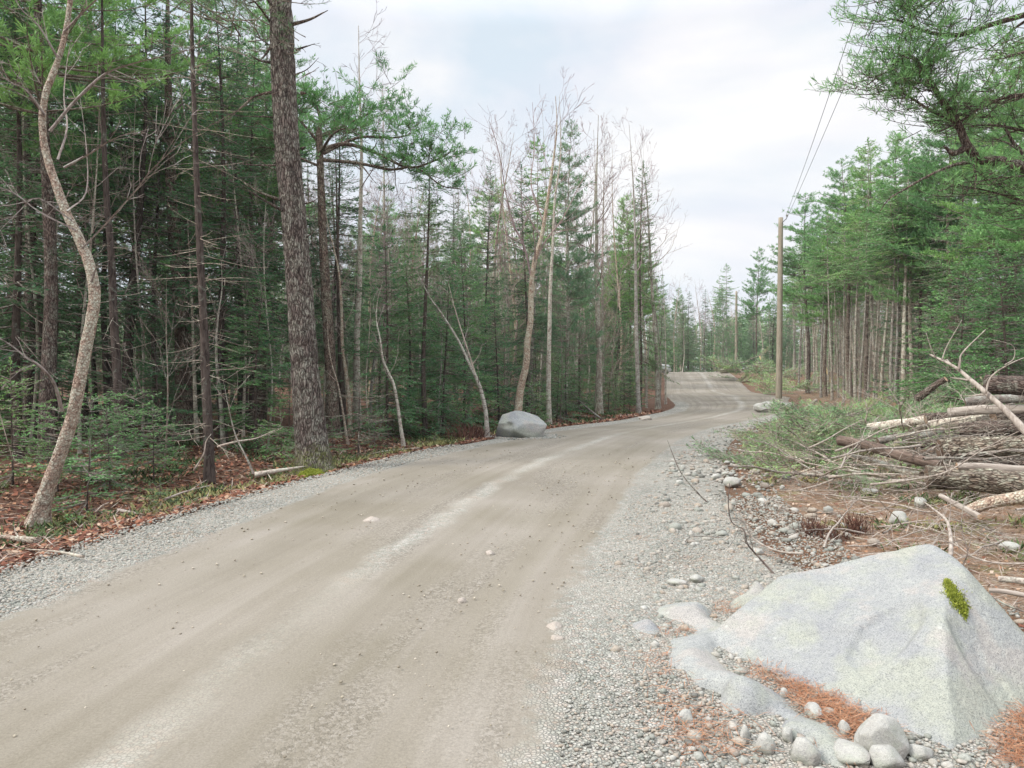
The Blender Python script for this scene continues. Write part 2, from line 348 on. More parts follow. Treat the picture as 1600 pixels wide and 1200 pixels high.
bump(t, hv, b, .75, .012)

def stone_mat(name, a, c_, speck=1.0, patches=True, sc=1.0):
    m, t, b = newmat(name); p = ocoord(t)
    c = ramp(t, noise(t, p, 2.2 * sc, 5, .6, .3), [(.35, a), (.65, c_)])
    if patches:
        c = mixc(t, ramp(t, noise(t, p, 2.6 * sc, 4, .6), [(.53, 0.), (.60, .5)]), c, (.37, .33, .30))
        c = mixc(t, ramp(t, noise(t, mapping(t, p, (1, 1, 1.4), (0, 0, 1)), 2.6 * sc, 4, .6), [(.46, 0.), (.6, .7)]), c, (.315, .325, .27))
    n3 = noise(t, p, 150 * sc, 3, .8); n4 = noise(t, p, 36 * sc, 5, .7); n5 = noise(t, p, 420 * sc, 2, .6)
    c = mixc(t, speck, c, ramp(t, n3, [(.37, (.55, .55, .57)), (.45, (1, 1, 1)), (.66, (1.2, 1.19, 1.15))]), 'MULTIPLY')
    c = mixc(t, .8 * speck, c, ramp(t, n5, [(.4, (.8, .8, .8)), (.6, (1.12, 1.12, 1.12))]), 'MULTIPLY')
    c = mixc(t, .8, c, ramp(t, n4, [(.3, (.82, .83, .85)), (.7, (1.12, 1.12, 1.1))]), 'MULTIPLY')
    c = mixc(t, ramp(t, noise(t, p, 14 * sc, 6, .75), [(.62, 0.), (.72, .55)]), c, (.24, .255, .22))
    wv = val_vec(t, p, None); vv = voro(t, mapping(t, wv, (1, 1.6, 1.2), (0, .4, .7)), 1.25 * sc, feature='DISTANCE_TO_EDGE')
    ckm = val(t, 'MULTIPLY', ramp(t, vv, [(0, 1.), (.007, 0.)]), ramp(t, noise(t, p, 1.9 * sc, 2), [(.58, 0.), (.66, 1.)]))
    c = mixc(t, val(t, 'MULTIPLY', ckm, .65), c, (.12, .12, .11))
    sp_ = voro(t, p, 11 * sc); c = mixc(t, val(t, 'MULTIPLY', ramp(t, sp_, [(.10, 1.), (.16, 0.)]), ramp(t, noise(t, p, 4 * sc, 3), [(.5, 0.), (.6, .5)])), c, (.46, .47, .42))
    n6 = noise(t, p, 7 * sc, 6, .65)
    L(t, c, b.inputs['Base Color']); bump(t, val(t, 'SUBTRACT', val(t, 'ADD', val(t, 'MULTIPLY', n6, 1.6), val(t, 'ADD', val(t, 'MULTIPLY', n3, .35), n4)), ckm), b, .7, .014 / sc ** .5); return m
M['granite'] = stone_mat('pale_granite', (.255, .26, .265), (.325, .33, .315))
M['rock'] = stone_mat('field_stone', (.35, .34, .315), (.46, .45, .42), 1, True, 2.5)
M['rock_pink'] = stone_mat('pinkish_stone', (.36, .31, .27), (.42, .375, .33), 1, False, 2)
m, t, b = newmat('pebbles'); M['pebble'] = m
c = ramp(t, attr(t, 'tint'), [(0, (.14, .135, .12)), (.2, (.25, .258, .225)), (.42, (.31, .307, .275)), (.6, (.31, .255, .20)), (.8, (.385, .378, .345)), (1, (.285, .245, .205))])
c = mixc(t, 1.0, c, ramp(t, noise(t, gpos(t), 110, 3, .7), [(.35, (.75, .75, .75)), (.65, (1.15, 1.15, 1.15))]), 'MULTIPLY'); L(t, c, b.inputs['Base Color'])
m, t, b = newmat('road_crumbs'); M['crumb'] = m
c = ramp(t, attr(t, 'tint'), [(0, (.17, .145, .11)), (.6, (.33, .29, .225)), (1, (.45, .40, .33))]); L(t, c, b.inputs['Base Color'])
def tintmat(name, stops, rough=.9):
    m, t, b = newmat(name); L(t, ramp(t, attr(t, 'tint'), stops), b.inputs['Base Color']); b.inputs['Roughness'].default_value = rough; return m
M['leaf'] = tintmat('dead_leaves', [(0, (.10, .04, .028)), (.35, (.22, .085, .05)), (.6, (.30, .16, .09)), (.8, (.38, .27, .19)), (1, (.46, .37, .29))], .7)
M['needle'] = tintmat('orange_pine_needles', [(0, (.20, .085, .045)), (.5, (.35, .155, .08)), (1, (.42, .25, .15))], .7)
M['moss'] = tintmat('moss', [(0, (.10, .13, .02)), (.5, (.24, .28, .04)), (1, (.38, .40, .08))])
M['grass'] = tintmat('ground_cover', [(0, (.035, .065, .025)), (.5, (.08, .115, .045)), (1, (.24, .22, .09))])
M['redtwig'] = tintmat('red_brown_stems', [(0, (.05, .025, .02)), (.5, (.11, .05, .038)), (1, (.2, .11, .075))])
m, t, b = newmat('cut_wood'); M['cut'] = m
oc = ocoord(t); c = ramp(t, noise(t, oc, 18, 4, .6), [(.35, (.30, .18, .11)), (.65, (.50, .36, .24))]); L(t, c, b.inputs['Base Color'])
m, t, b = newmat('old_cut_wood'); M['cut_old'] = m
c = ramp(t, noise(t, ocoord(t), 14, 4, .6), [(.35, (.09, .06, .045)), (.65, (.20, .14, .10))]); L(t, c, b.inputs['Base Color'])
m, t, b = newmat('pole_wood'); M['pole'] = m
oc = ocoord(t); n = noise(t, mapping(t, oc, (9, 9, .5)), 3, 5, .6); c = ramp(t, n, [(.35, (.20, .17, .13)), (.65, (.34, .295, .23))])
c = mixc(t, ramp(t, noise(t, mapping(t, oc, (1, 1, .4)), 2.2, 3), [(.5, 0.), (.7, .5)]), c, (.33, .31, .24)); L(t, c, b.inputs['Base Color']); bump(t, n, b, .4, .01)
m, t, b = newmat('weathered_log'); M['wood_grey'] = m
n = noise(t, mapping(t, ocoord(t), (1, 1, .12)), 30, 5, .6); L(t, ramp(t, n, [(.35, (.20, .165, .14)), (.65, (.42, .37, .32))]), b.inputs['Base Color']); bump(t, n, b, .5, .008)
m, t, b = newmat('rotten_wood'); M['wood_brown'] = m
n = noise(t, mapping(t, ocoord(t), (1, 1, .15)), 24, 6, .7); L(t, ramp(t, n, [(.35, (.06, .042, .033)), (.65, (.21, .155, .125))]), b.inputs['Base Color']); bump(t, n, b, .9, .02)
m, t, b = newmat('wire_metal'); M['wire'] = m; b.inputs['Base Color'].default_value = (.22, .22, .23, 1); b.inputs['Metallic'].default_value = .4; b.inputs['Roughness'].default_value = .5
m, t, b = newmat('split_wood'); M['yellow'] = m; n = noise(t, ocoord(t), 12, 3); L(t, ramp(t, n, [(.3, (.42, .30, .14)), (.7, (.58, .45, .25))]), b.inputs['Base Color'])
# ------------------------------------------------------------------ ground and road
def polar_ground():
    rr = [.35]
    while rr[-1] < 60: rr.append(rr[-1] * 1.011 + .004)
    while rr[-1] < 900: rr.append(rr[-1] * 1.06)
    rr = np.array(rr)
    th = np.concatenate([np.linspace(-180, -62, 60, endpoint=False), np.linspace(-62, 62, 420, endpoint=False), np.linspace(62, 180, 60, endpoint=False)])
    th = np.radians(th); A, B = np.meshgrid(rr, th, indexing='ij')
    x = A * np.sin(B); y = A * np.cos(B)
    z = T(x, y)
    dl = x - fGL(y); dr = fGR(y) - x
    z = z - .14 * (sst(.15, .55, dl) * sst(.15, .55, dr)) * (y < 92) * (y > -9)
    z = z - sst(120, 300, A) * 2
    n, k = A.shape
    V = np.stack([x, y, z], -1).reshape(-1, 3)
    i = np.arange(n - 1)[:, None]; j = np.arange(k)[None]; j2 = (j + 1) % k
    Q = np.stack([i * k + j, i * k + j2, (i + 1) * k + j2, (i + 1) * k + j], -1).reshape(-1, 4)[:, ::-1]
    c0 = len(V); V = np.vstack([V, [0, 0, float(T(0, 0)) - .14]])
    jj = np.arange(k); Tt = np.stack([np.full(k, c0), jj, (jj + 1) % k], 1)[:, ::-1]
    cl = (sst(-.5, .8, -dr) * (1 - sst(30, 55, y) * .55)).reshape(-1)
    return mesh_np('ground', V, [Q, Tt], [M['floor']], smooth=True, vattr={'cleared': np.append(cl, 0)})
tag(obj('ground', polar_ground()), kind='structure')

ys = [-9.]
while ys[-1] < 95: ys.append(ys[-1] + np.clip(abs(ys[-1]) * .011, .03, .5))
ys = np.array(ys)
def strip(name, xa, xb, ncol, da, db):
    """strip between two edge curves; da/db: 1 when that side is the ragged outer edge"""
    s = np.linspace(0, 1, ncol)[None]; Y = np.repeat(ys[:, None], ncol, 1)
    a = xa(Y); b_ = xb(Y); X = a + (b_ - a) * s
    tl = fTL(Y); tr = fTR(Y); gl = fGL(Y); gr = fGR(Y); u = (X - tl) / (tr - tl)
    out = np.maximum(gl - X, X - gr)
    z = T(X, Y) + .032 - .12 * sst(-.35, .3, out)
    lane = np.clip(u, 0, 1); z = z + .02 * np.sin(lane * math.pi) - .018 * (np.exp(-((lane - .27) / .13) ** 2) + np.exp(-((lane - .78) / .13) ** 2))
    z = z + .006 * wav(X * 2.2, Y * 2.2, 11)
    g = np.maximum((tl - X), (X - tr)) ; wdt = np.where(X < tl, .28, .22 + .35 * sst(9, 3, Y))
    g = sst(-1, 1, g / wdt); g = g * (1 - .75 * sst(26, 40, Y))
    V = np.stack([X, Y, z], -1).reshape(-1, 3); n = len(ys)
    i = np.arange(n - 1)[:, None] * ncol; j = np.arange(ncol - 1)[None]
    Q = np.stack([i + j, i + j + 1, i + ncol + j + 1, i + ncol + j], -1).reshape(-1, 4)
    return mesh_np(name, V, [Q], [M['road']], smooth=True, vattr={'u': u.ravel(), 'v': Y.ravel(), 'gravel': g.ravel()})
tag(obj('road', strip('road', fTL, fTR, 46, 0, 0)), kind='structure')
tag(obj('gravel_verge', strip('gravel_verge', lambda y: fGL(y) - .45, fTL, 22, 1, 0)), kind='structure')
tag(obj('gravel_verge', strip('gravel_verge', fTR, lambda y: fGR(y) + .5, 34, 0, 1)), kind='structure')
def RZ(x, y): return T(x, y) + .03     # height of the made-up road surface, near enough

# ------------------------------------------------------------------ stones
def ico(sub):
    import bmesh
    bm = bmesh.new(); bmesh.ops.create_icosphere(bm, subdivisions=sub, radius=1)
    V = np.array([v.co for v in bm.verts]); Fc = np.array([[v.index for v in f.verts] for f in bm.faces]); bm.free(); return V, Fc
ICO1, ICO2, ICO3, ICO4 = ico(1), ico(2), ico(3), ico(5)
def pebbles(mb, X, Y, Z, s, rng, base=ICO1, flat=.62, mat=0, jit=.18):
    V0, F0 = base; m = len(X)
    sc = np.stack([rng.uniform(.75, 1.3, m), rng.uniform(.7, 1.1, m), rng.uniform(.45, .8, m) * flat / .62], 1) * s[:, None]
    V = V0[None] * (1 + rng.uniform(-jit, jit, (m, len(V0), 1))) * sc[:, None]
    a = rng.uniform(0, 6.28, m)[:, None]; tl = rng.uniform(-.35, .35, m)[:, None]
    x, y, z = V[..., 0], V[..., 1], V[..., 2]
    y, z = y * np.cos(tl) - z * np.sin(tl), y * np.sin(tl) + z * np.cos(tl)
    x, y = x * np.cos(a) - y * np.sin(a), x * np.sin(a) + y * np.cos(a)
    V = np.stack([x + X[:, None], y + Y[:, None], z + Z[:, None]], -1).reshape(-1, 3)
    Fc = (F0[None] + (np.arange(m) * len(V0))[:, None, None]).reshape(-1, 3)
    mb.add(V, Fc, mat, np.repeat(rng.uniform(0, 1, m), len(F0)), True)

# the big boulder: a surface over the ground; wherever it dips under the gravel, the gravel shows
BP = [(1195, 928, .10), (1250, 905, .22), (1320, 886, .37), (1380, 871, .46), (1435, 864, .51), (1478, 882, .50), (1510, 908, .475), (1545, 942, .41), (1575, 975, .34), (1602, 1005, .27),
      (1300, 1000, .15), (1300, 940, .27), (1240, 960, .14), (1200, 990, .06), (1360, 930, .36), (1400, 980, .26), (1400, 1040, .17), (1380, 1090, .09), (1330, 1060, .07),
      (1448, 945, .375), (1454, 1000, .335), (1458, 1060, .29), (1460, 1120, .235), (1464, 1190, .165), (1250, 1040, .05), (1420, 1120, .08), (1435, 1170, .035),
      (1505, 970, .36), (1515, 1040, .22), (1530, 1100, .12), (1530, 1160, .03), (1560, 1050, .16), (1590, 1080, .09), (1600, 1128, 0), (1565, 1195, -.01), (1505, 1195, .02),
      (1112, 1010, -.005), (1170, 1050, -.005), (1272, 1092, -.005), (1350, 1122, -.005), (1400, 1145, -.005), (1445, 1200, -.005), (1500, 1230, -.03),
      (1190, 932, .095), (1150, 940, .06), (1100, 952, .055), (1060, 962, .045), (1020, 976, .04), (995, 985, .015), (1108, 975, .035), (1180, 925, .09),
      (1150, 1003, .035), (1110, 1010, .03), (1080, 1022, .045), (1060, 1040, .025), (1100, 1070, .035), (1130, 1088, .04), (1180, 1112, .038), (1230, 1140, .03), (1280, 1172, .025), (1310, 1192, .02),
      (1155, 965, -.085), (1125, 990, -.07), (1180, 958, -.06), (1140, 978, -.08), (1060, 1005, -.06), (1030, 1000, -.06), (990, 955, -.07), (1060, 930, -.06), (1130, 915, -.06), (1190, 895, -.08),
      (1125, 1030, -.03), (1150, 1060, -.03), (1200, 1085, -.03), (1260, 1125, -.03), (1330, 1160, -.035), (1380, 1190, -.03),
      (1010, 1050, -.09), (1060, 1095, -.08), (1120, 1125, -.08), (1190, 1160, -.08), (1250, 1205, -.08), (950, 985, -.1), (1350, 1225, -.06)]
TOE = [q for q in BP if q[2] <= .1 and not (q[0] > 1195 and q[2] > .031) and q[:2] not in ((1112, 1010), (1170, 1050), (1272, 1092), (1350, 1122), (1400, 1145), (1445, 1200))]
TOE = [q for q in TOE if q[0] < 1340 or q[1] > 1200]
TOE += [(1600, 1128, -.15), (1565, 1195, -.12), (1500, 1180, -.12), (1450, 1190, -.08), (1530, 1160, -.15), (1340, 1170, -.07), (1400, 1160, -.07), (1240, 1000, -.05), (1300, 1030, -.1), (1400, 1080, -.15), (1350, 960, -.15), (1250, 940, -.04), (1330, 890, -.2), (1450, 900, -.2), (1550, 1000, -.2), (1230, 905, -.05)]
bp = np.array([Ph(*q) for q in TOE])
def rbf(pts, q, c=.035):
    A = np.sqrt(((pts[:, None, :2] - pts[None, :, :2]) ** 2).sum(-1) + c * c)
    n = len(pts); PP = np.c_[np.ones(n), pts[:, :2]]
    K = np.block([[A - 1e-3 * np.eye(n), PP], [PP.T, np.zeros((3, 3))]])
    w_ = np.linalg.solve(K, np.r_[pts[:, 2], 0, 0, 0])
    B = np.sqrt(((q[:, None] - pts[None, :, :2]) ** 2).sum(-1) + c * c)
    return B @ w_[:n] + np.c_[np.ones(len(q)), q] @ w_[n:]
gx = np.arange(.35, 3.75, .0125); gy = np.arange(2.35, 5.5, .0125)
GX, GY = np.meshgrid(gx, gy, indexing='ij'); q = np.stack([GX.ravel(), GY.ravel()], 1)
BH = rbf(bp, q).reshape(GX.shape)
k = np.array([1, 4, 6, 4, 1.]) / 16
for _ in range(2):
    BH = np.apply_along_axis(lambda a: np.convolve(np.pad(a, 2, 'edge'), k, 'valid'), 0, BH)
    BH = np.apply_along_axis(lambda a: np.convolve(np.pad(a, 2, 'edge'), k, 'valid'), 1, BH)
def smin(a, b_, kk_): h_ = np.clip(.5 + .5 * (b_ - a) / kk_, 0, 1); return b_ + (a - b_) * h_ - kk_ * h_ * (1 - h_)
def plane3(p, q_, r_):
    n_ = np.cross(q_ - p, r_ - p); return p[2] - (n_[0] * (WX - p[0]) + n_[1] * (WY - p[1])) / n_[2]
# gently warped coordinates keep the broken faces from being perfectly flat
wn = np.array([[mn.noise(Vector((a * 1.3, b_ * 1.3, 1))), mn.noise(Vector((a * 1.3, b_ * 1.3, 9)))] for a, b_ in q]).reshape(GX.shape + (2,))
wm = np.array([[mn.noise(Vector((a * 5, b_ * 5, 21))), mn.noise(Vector((a * 5, b_ * 5, 29)))] for a, b_ in q]).reshape(GX.shape + (2,))
WX = GX + .05 * wn[..., 0] + .012 * wm[..., 0]; WY = GY + .05 * wn[..., 1] + .012 * wm[..., 1]
A_ = np.array([1.147, 4.23, 0]); B_ = np.array([1.684, 3.228, 0])
F1 = .60 * ((WX - 1.147) * .881 + (WY - 4.23) * .473); F2 = 1.05 * (-(WX - 2.314) * .5 + (WY - 3.327) * .866)
F3 = plane3(np.array([2.44, 4.15, .515]), np.array([2.63, 3.75, .205]), np.array([2.95, 4.3, -.1])); F4 = plane3(np.array([1.60, 4.60, .26]), np.array([2.346, 4.34, .53]), np.array([2.2, 5.0, -.3]))
F5 = smin(.53 + .38 * (WX - 2.346) + .13 * (WY - 4.30), .545 + 0 * WX, .05)              # the worn top
main = smin(smin(F1, F2, .010), smin(F3, F4, .05), .05); main = smin(main, F5, .07); main = smin(main, 1.5 * ((WX - 1.135) * .776 - (WY - 4.23) * .631), .03)
def dent(px, py, h_, rx, ry, d, rot=0):
    c_ = Ph(px, py, h_); dx, dy = GX - c_[0], GY - c_[1]; cr, sr = math.cos(rot), math.sin(rot); e_ = ((dx * cr + dy * sr) / rx) ** 2 + ((-dx * sr + dy * cr) / ry) ** 2; return d * (1 - sst(.45, 1.0, e_))
main = main - dent(1385, 975, .31, .26, .15, .035, .5) - dent(1400, 1050, .2, .22, .12, .016, .2) - dent(1300, 1010, .16, .25, .10, .014, -.6) - dent(1545, 1040, .2, .10, .22, .03, .4) - dent(1250, 960, .2, .12, .10, .012, .3)
BH = -smin(-main, -BH, .03)
nz = np.array([mn.fractal(Vector((a * 1.7, b_ * 1.7, 3)), .9, 2.1, 5) for a, b_ in q]).reshape(GX.shape)
nz2 = np.array([mn.noise(Vector((a * 16, b_ * 16, 7))) for a, b_ in q]).reshape(GX.shape)
BH = BH + nz * .016 * sst(.02, .2, BH) + nz * .006 + nz2 * .0026
BH = np.maximum(BH + .032, -.25)
def bh(x, y):
    i = np.clip(np.round((np.asarray(x) - gx[0]) / .0125).astype(int), 0, len(gx) - 1); j = np.clip(np.round((np.asarray(y) - gy[0]) / .0125).astype(int), 0, len(gy) - 1)
    return BH[i, j]
a_, b2 = GX.shape
keep = BH > -.24
idx = (np.arange(a_)[:, None] * b2 + np.arange(b2)[None])
kk = keep[:-1, :-1] | keep[1:, :-1] | keep[1:, 1:] | keep[:-1, 1:]
Q = np.stack([idx[:-1, :-1], idx[1:, :-1], idx[1:, 1:], idx[:-1, 1:]], -1)[kk]
used = np.unique(Q); rem = np.full(a_ * b2, -1); rem[used] = np.arange(len(used))
V = np.stack([GX, GY, BH], -1).reshape(-1, 3)[used]
Q = rem[Q]
# a buried underside closes it into a solid
nv = len(V); Vb = V.copy(); Vb[:, 2] = -.45
ed = {}
for f in Q:
    for s_ in range(4):
        e = (f[s_], f[(s_ + 1) % 4]); ed[e] = 1
side = np.array([[b_, a0, a0 + nv, b_ + nv] for (a0, b_) in ed if (b_, a0) not in ed])
c0 = np.array([2.0, 3.9, 0]); V = np.concatenate([V, Vb])
allq = np.concatenate([Q, side, (Q + nv)[:, ::-1]])
boulder = empty('boulder', (2.0, 3.9, 0), 'big pale granite boulder with a moss patch, half buried at the roadside in the foreground', 'boulder')
V = V - c0
obj('stone', mesh_np('stone', V, [allq], [M['granite']], smooth=True), boulder)
# moss patch
rng = np.random.RandomState(3); mb = MB(); c1, c2_ = Ph(1474, 912, .485), Ph(1503, 960, .36)
m_ = 6000; tt = rng.uniform(0, 1, m_); wv = np.sin(np.clip(tt, .05, .97) * math.pi) ** .6 * (1 + .25 * np.sin(tt * 19)); px_ = 1472 + tt * 30 + rng.normal(0, 1, m_) * 5.5 * wv + 7; py_ = 908 + tt * 55 + rng.normal(0, 2, m_)
hh = np.full(m_, .45)
for _ in range(14):
    yy = (EYE - hh) * F / (py_ - HOR); xx = (px_ - 800) / F * yy; hh = hh * .5 + bh(xx, yy) * .5
zz = bh(xx, yy)
D = nrm(rng.normal(0, .6, (m_, 3)) + [0, 0, 1]); W = nrm(np.cross(D, rng.normal(0, 1, (m_, 3))))
blades(mb, np.stack([xx, yy, zz - .002], 1) - c0, D, W, rng.uniform(.008, .020, m_), rng.uniform(.003, .006, m_), 0, rng.uniform(0, 1, m_))
mb.build('moss_patch', [M['moss']], boulder)

def rock(name, X, Y, sx, sy, sz, rz, seed, mat, label, cat='rock', group=None, sink=.35, sub=ICO4, amp=.32, z=None, ang=1.0, ramp_=0):
    V0, F0 = sub; r_ = np.random.RandomState(seed); o = Vector(r_.uniform(-50, 50, 3))
    d = np.array([1 + amp * mn.fractal(Vector(v * 1.15) + o, 1.1, 2.0, 4) for v in V0])
    V = V0 * d[:, None]
    for kx in range(int(13 * ang)):                       # a few broken flat faces
        nrm_ = nrm(r_.normal(0, 1, 3) + [0, 0, .3]); c = r_.uniform(.66, .9); pr = V @ nrm_; ov = np.maximum(pr - c, 0); V = V - ov[:, None] * nrm_ * .88
    V[:, 2] *= 1 - ramp_ * sst(-.35, 1.1, V[:, 0])
    V = V * [sx, sy, sz]; cz, szn = math.cos(rz), math.sin(rz)
    V = np.stack([V[:, 0] * cz - V[:, 1] * szn, V[:, 0] * szn + V[:, 1] * cz, V[:, 2]], 1)
    zz = float(RZ(X, Y)) if z is None else z
    o_ = obj(name, mesh_np(name, V + [0, 0, sz * (1 - 2 * sink) + .0], [F0], [mat], smooth=True)); o_.location = (X, Y, zz)
    return tag(o_, label, cat, group)
def rockpx(name, px, py, wpx, hpx, mat, label, seed, rz=0, depth=1.0, sink=.3, Y=None, **kw):
    if Y is None: Y = EYE * F / (py - HOR)
    sx = wpx / F * Y / 2; sz = hpx / F * Y / 2 / (1 - sink)
    return rock(name, (px - 800) / F * Y, Y + sx * depth * .5, sx, sx * depth, sz, rz, seed, mat, label, sink=sink, **kw)
b2o = rockpx('boulder', 816, 694, 98, 52, M['granite'], 'pale grey boulder at the left road edge, just below the forked maple', 23, .1, .95, .36, cat='boulder', ang=1.6, Y=16.6, ramp_=.55, amp=.42)
rockpx('boulder', 1040, 583, 22, 13, M['granite'], 'small pale boulder on the left shoulder at the crest of the road', 4, .3, .8, .25, Y=68, cat='boulder', z=1.25)
rockpx('boulder', 1134, 581, 19, 9, M['rock_pink'], 'lower of two blocky pinkish boulders stacked on the right of the crest', 5, .1, .8, .15, Y=69, cat='boulder', z=1.15)
rockpx('boulder', 1134, 576, 13, 7, M['rock_pink'], 'upper of two pinkish boulders stacked on the right of the crest', 6, .5, .8, .1, Y=69.2, cat='boulder', z=1.62)
rockpx('rock', 1008, 661, 22, 7, M['rock_pink'], 'flat pinkish rock lying at the left edge of the road before the bend', 7, .2, .7, .3, Y=22.2)
for i, (x0, y0, w0, h0, Y0, lb) in enumerate([
        (1193, 655, 27, 17, 26.0, 'mossy grey rock at the left end of the rock heap below the utility pole'),
        (1207, 648, 24, 16, 27.0, 'grey rock in the middle of the rock heap below the utility pole'),
        (1222, 645, 22, 15, 27.6, 'rounded grey rock beside the reddish one below the utility pole'),
        (1235, 638, 24, 11, 28.6, 'pale flat rock at the right end of the heap below the utility pole'),
        (1200, 638, 30, 11, 29.0, 'grey rock at the back of the rock heap below the utility pole')]):
    rockpx('rock', x0, y0, w0, h0, M['rock'], lb, 30 + i, i, .8, .22, Y=Y0, ang=1.6)
rockpx('rock', 1224, 638, 8, 8, M['redtwig'], 'small dark red stone in the rock heap below the utility pole', 39, 0, .7, .3, Y=27.2)
rockpx('rock', 1385, 1198, 84, 62, M['rock'], 'large rounded grey cobble leaning on the front of the big boulder', 51, .3, .8, .22, amp=.16, ang=.6)
for i, (x0, y0, w0, h0, lb) in enumerate([
        (1198, 1188, 36, 28, 'blocky grey-white stone in the gravel left of the rounded cobble'),
        (1232, 1170, 24, 22, 'pale angular stone beside the blocky grey one in front of the big boulder'),
        (1262, 1205, 50, 36, 'grey stone at the bottom edge of the picture left of the rounded cobble'),
        (1165, 1172, 20, 26, 'small yellowish stone standing in the gravel before the big boulder'),
        (1321, 1160, 22, 20, 'round pale stone among the orange needles beside the cobble'),
        (1073, 1142, 30, 20, 'smooth greenish stone lying in the gravel left of the boulder'),
        (1275, 1130, 42, 16, 'flat greenish stone half covered by orange needles'),
        (1226, 1100, 12, 16, 'small oval white stone on the orange needles in the boulder hollow'),
        (1090, 917, 30, 13, 'pale bluish stone on the gravel verge above the tip of the boulder'),
        (1060, 922, 36, 9, 'low pale flat stone beside the bluish one on the gravel verge'),
        (1390, 1214, 70, 30, 'pale stone under the rounded cobble at the bottom of the picture'),
        (1340, 1205, 76, 22, 'pale flat stone in front of the rounded cobble'),
        (1440, 1198, 40, 22, 'grey stone wedged between the cobble and the big boulder'),
        (1138, 748, 26, 9, 'dark oval stone on the right gravel verge near the cut brush'),
        (1145, 762, 34, 13, 'pale pinkish stone on the right gravel verge just below the dark oval one'),
        (1120, 753, 18, 10, 'small pale stone left of the dark oval stone on the right verge'),
        (1185, 872, 22, 10, 'pale stone at the foot of the thin dark stem behind the boulder')]):
    rockpx('rock', x0, y0, w0, h0, M['rock'], lb, 60 + i, i * 1.3, .75, .25, sub=ICO3, amp=.2, ang=.8)
for i, (x0, y0, w0, h0, lb) in enumerate([
        (580, 820, 30, 8, 'flat pale stone pressed into the near left part of the road'),
        (866, 990, 34, 8, 'flat white stone at the right edge of the packed road'),
        (722, 948, 14, 8, 'small white stone in the middle of the road'),
        (765, 872, 18, 6, 'low pale stone in the road under the ridge of gravel'),
        (870, 1008, 24, 6, 'flat pinkish stone just below the white one at the road edge'),
        (1408, 825, 34, 20, 'pale angular rock in the slash between the log pile and the big boulder'),
        (1440, 797, 26, 14, 'pale rounded rock in the slash in front of the log pile'),
        (1362, 778, 26, 8, 'long pale stone on the brown needles in front of the log pile'),
        (1470, 900, 30, 12, 'grey rock on the needles right behind the big boulder'),
        (1582, 866, 32, 12, 'pale rock among the sticks at the right edge behind the boulder')]):
    rockpx('rock', x0, y0, w0, h0, M['rock'] if i > 4 else M['rock_pink'], lb, 90 + i, i * 1.7, .8, .5 if i < 5 else .25, sub=ICO3, amp=.2, ang=.8)

# loose gravel that nobody could count
rng = np.random.RandomState(11)
def scatter(n, y0, y1, xf, pw=1.6):
    y = y0 + (y1 - y0) * rng.uniform(0, 1, n) ** pw; a, b_ = xf(y); return a + (b_ - a) * rng.uniform(0, 1, n), y
mb = MB()
def put(x, y, s, base=ICO1, sink=.2):
    z = np.maximum(RZ(x, y), 0 * x - 9); h = np.where((x > gx[0]) & (x < gx[-1]) & (y > gy[0]) & (y < gy[-1]), bh(x, y), -9)
    ok = h < z - .004 + rng.uniform(-.004, .012, len(x))
    pebbles(mb, x[ok], y[ok], (z + s * sink)[ok], s[ok], rng, base)
x, y = scatter(17000, 2.5, 9, lambda y: (fTR(y) + .12, fGR(y) + .5)); put(x, y, .0035 + .006 * rng.uniform(0, 1, len(x)) ** 2 + .0006 * y)
x, y = scatter(4200, 2.5, 6, lambda y: (fTR(y) + .45, fGR(y) + .8), 1.2); put(x, y, .008 + .012 * rng.uniform(0, 1, len(x)) ** 3)
x, y = scatter(520, 2.6, 5.2, lambda y: (fTR(y) + .6, fGR(y) + .6), 1.2); put(x, y, .016 + .016 * rng.uniform(0, 1, len(x)) ** 2, ICO2)
x, y = scatter(1400, 4, 20, lambda y: (fTR(y) + .3, fGR(y) + .5), 1.5); put(x, y, .012 + .022 * rng.uniform(0, 1, len(x)) ** 3 + .0006 * y, ICO1)
x, y = scatter(150, 6.5, 14, lambda y: (fGR(y) - 1.0, fGR(y) + .9), 1.1); put(x, y, .025 + .04 * rng.uniform(0, 1, len(x)) ** 2, ICO2)
x, y = scatter(9000, 4.5, 15, lambda y: (fGL(y) + .05, fTL(y) - .05), 1.4); put(x, y, .006 + .007 * rng.uniform(0, 1, len(x)) ** 2 + .0005 * y)
a_ = rng.uniform(0, 6.28, 1500); rr_ = .62 + rng.normal(0, .13, 1500); bx, by = b2o.location[0], b2o.location[1]; x = bx + rr_ * np.cos(a_) * 1.0 + .1 * rng.uniform(0, 1, 1500); y = by + rr_ * np.sin(a_); pebbles(mb, x, y, RZ(x, y) + .006, .012 + .02 * rng.uniform(0, 1, 1500) ** 2, rng, ICO1)
tag(mb.build('loose_gravel', [M['pebble']]), 'loose grey and tan gravel along both edges of the road', 'gravel', kind='stuff')
mb = MB()
x, y = scatter(3300, 2.6, 14, lambda y: (fTL(y), fTR(y)), 1.3)
dn = wav(x * 1.6, y * .5, 31) > rng.uniform(-.9, .75, len(x)); x, y = x[dn], y[dn]
pebbles(mb, x, y, RZ(x, y) + .012, (.0025 + .0075 * rng.uniform(0, 1, len(x)) ** 3.5) * (1 + .08 * (y - 3)), rng, ICO1)
tag(mb.build('road_grit', [M['crumb']]), 'small loose stones and crumbs on the packed road', 'grit', kind='stuff')
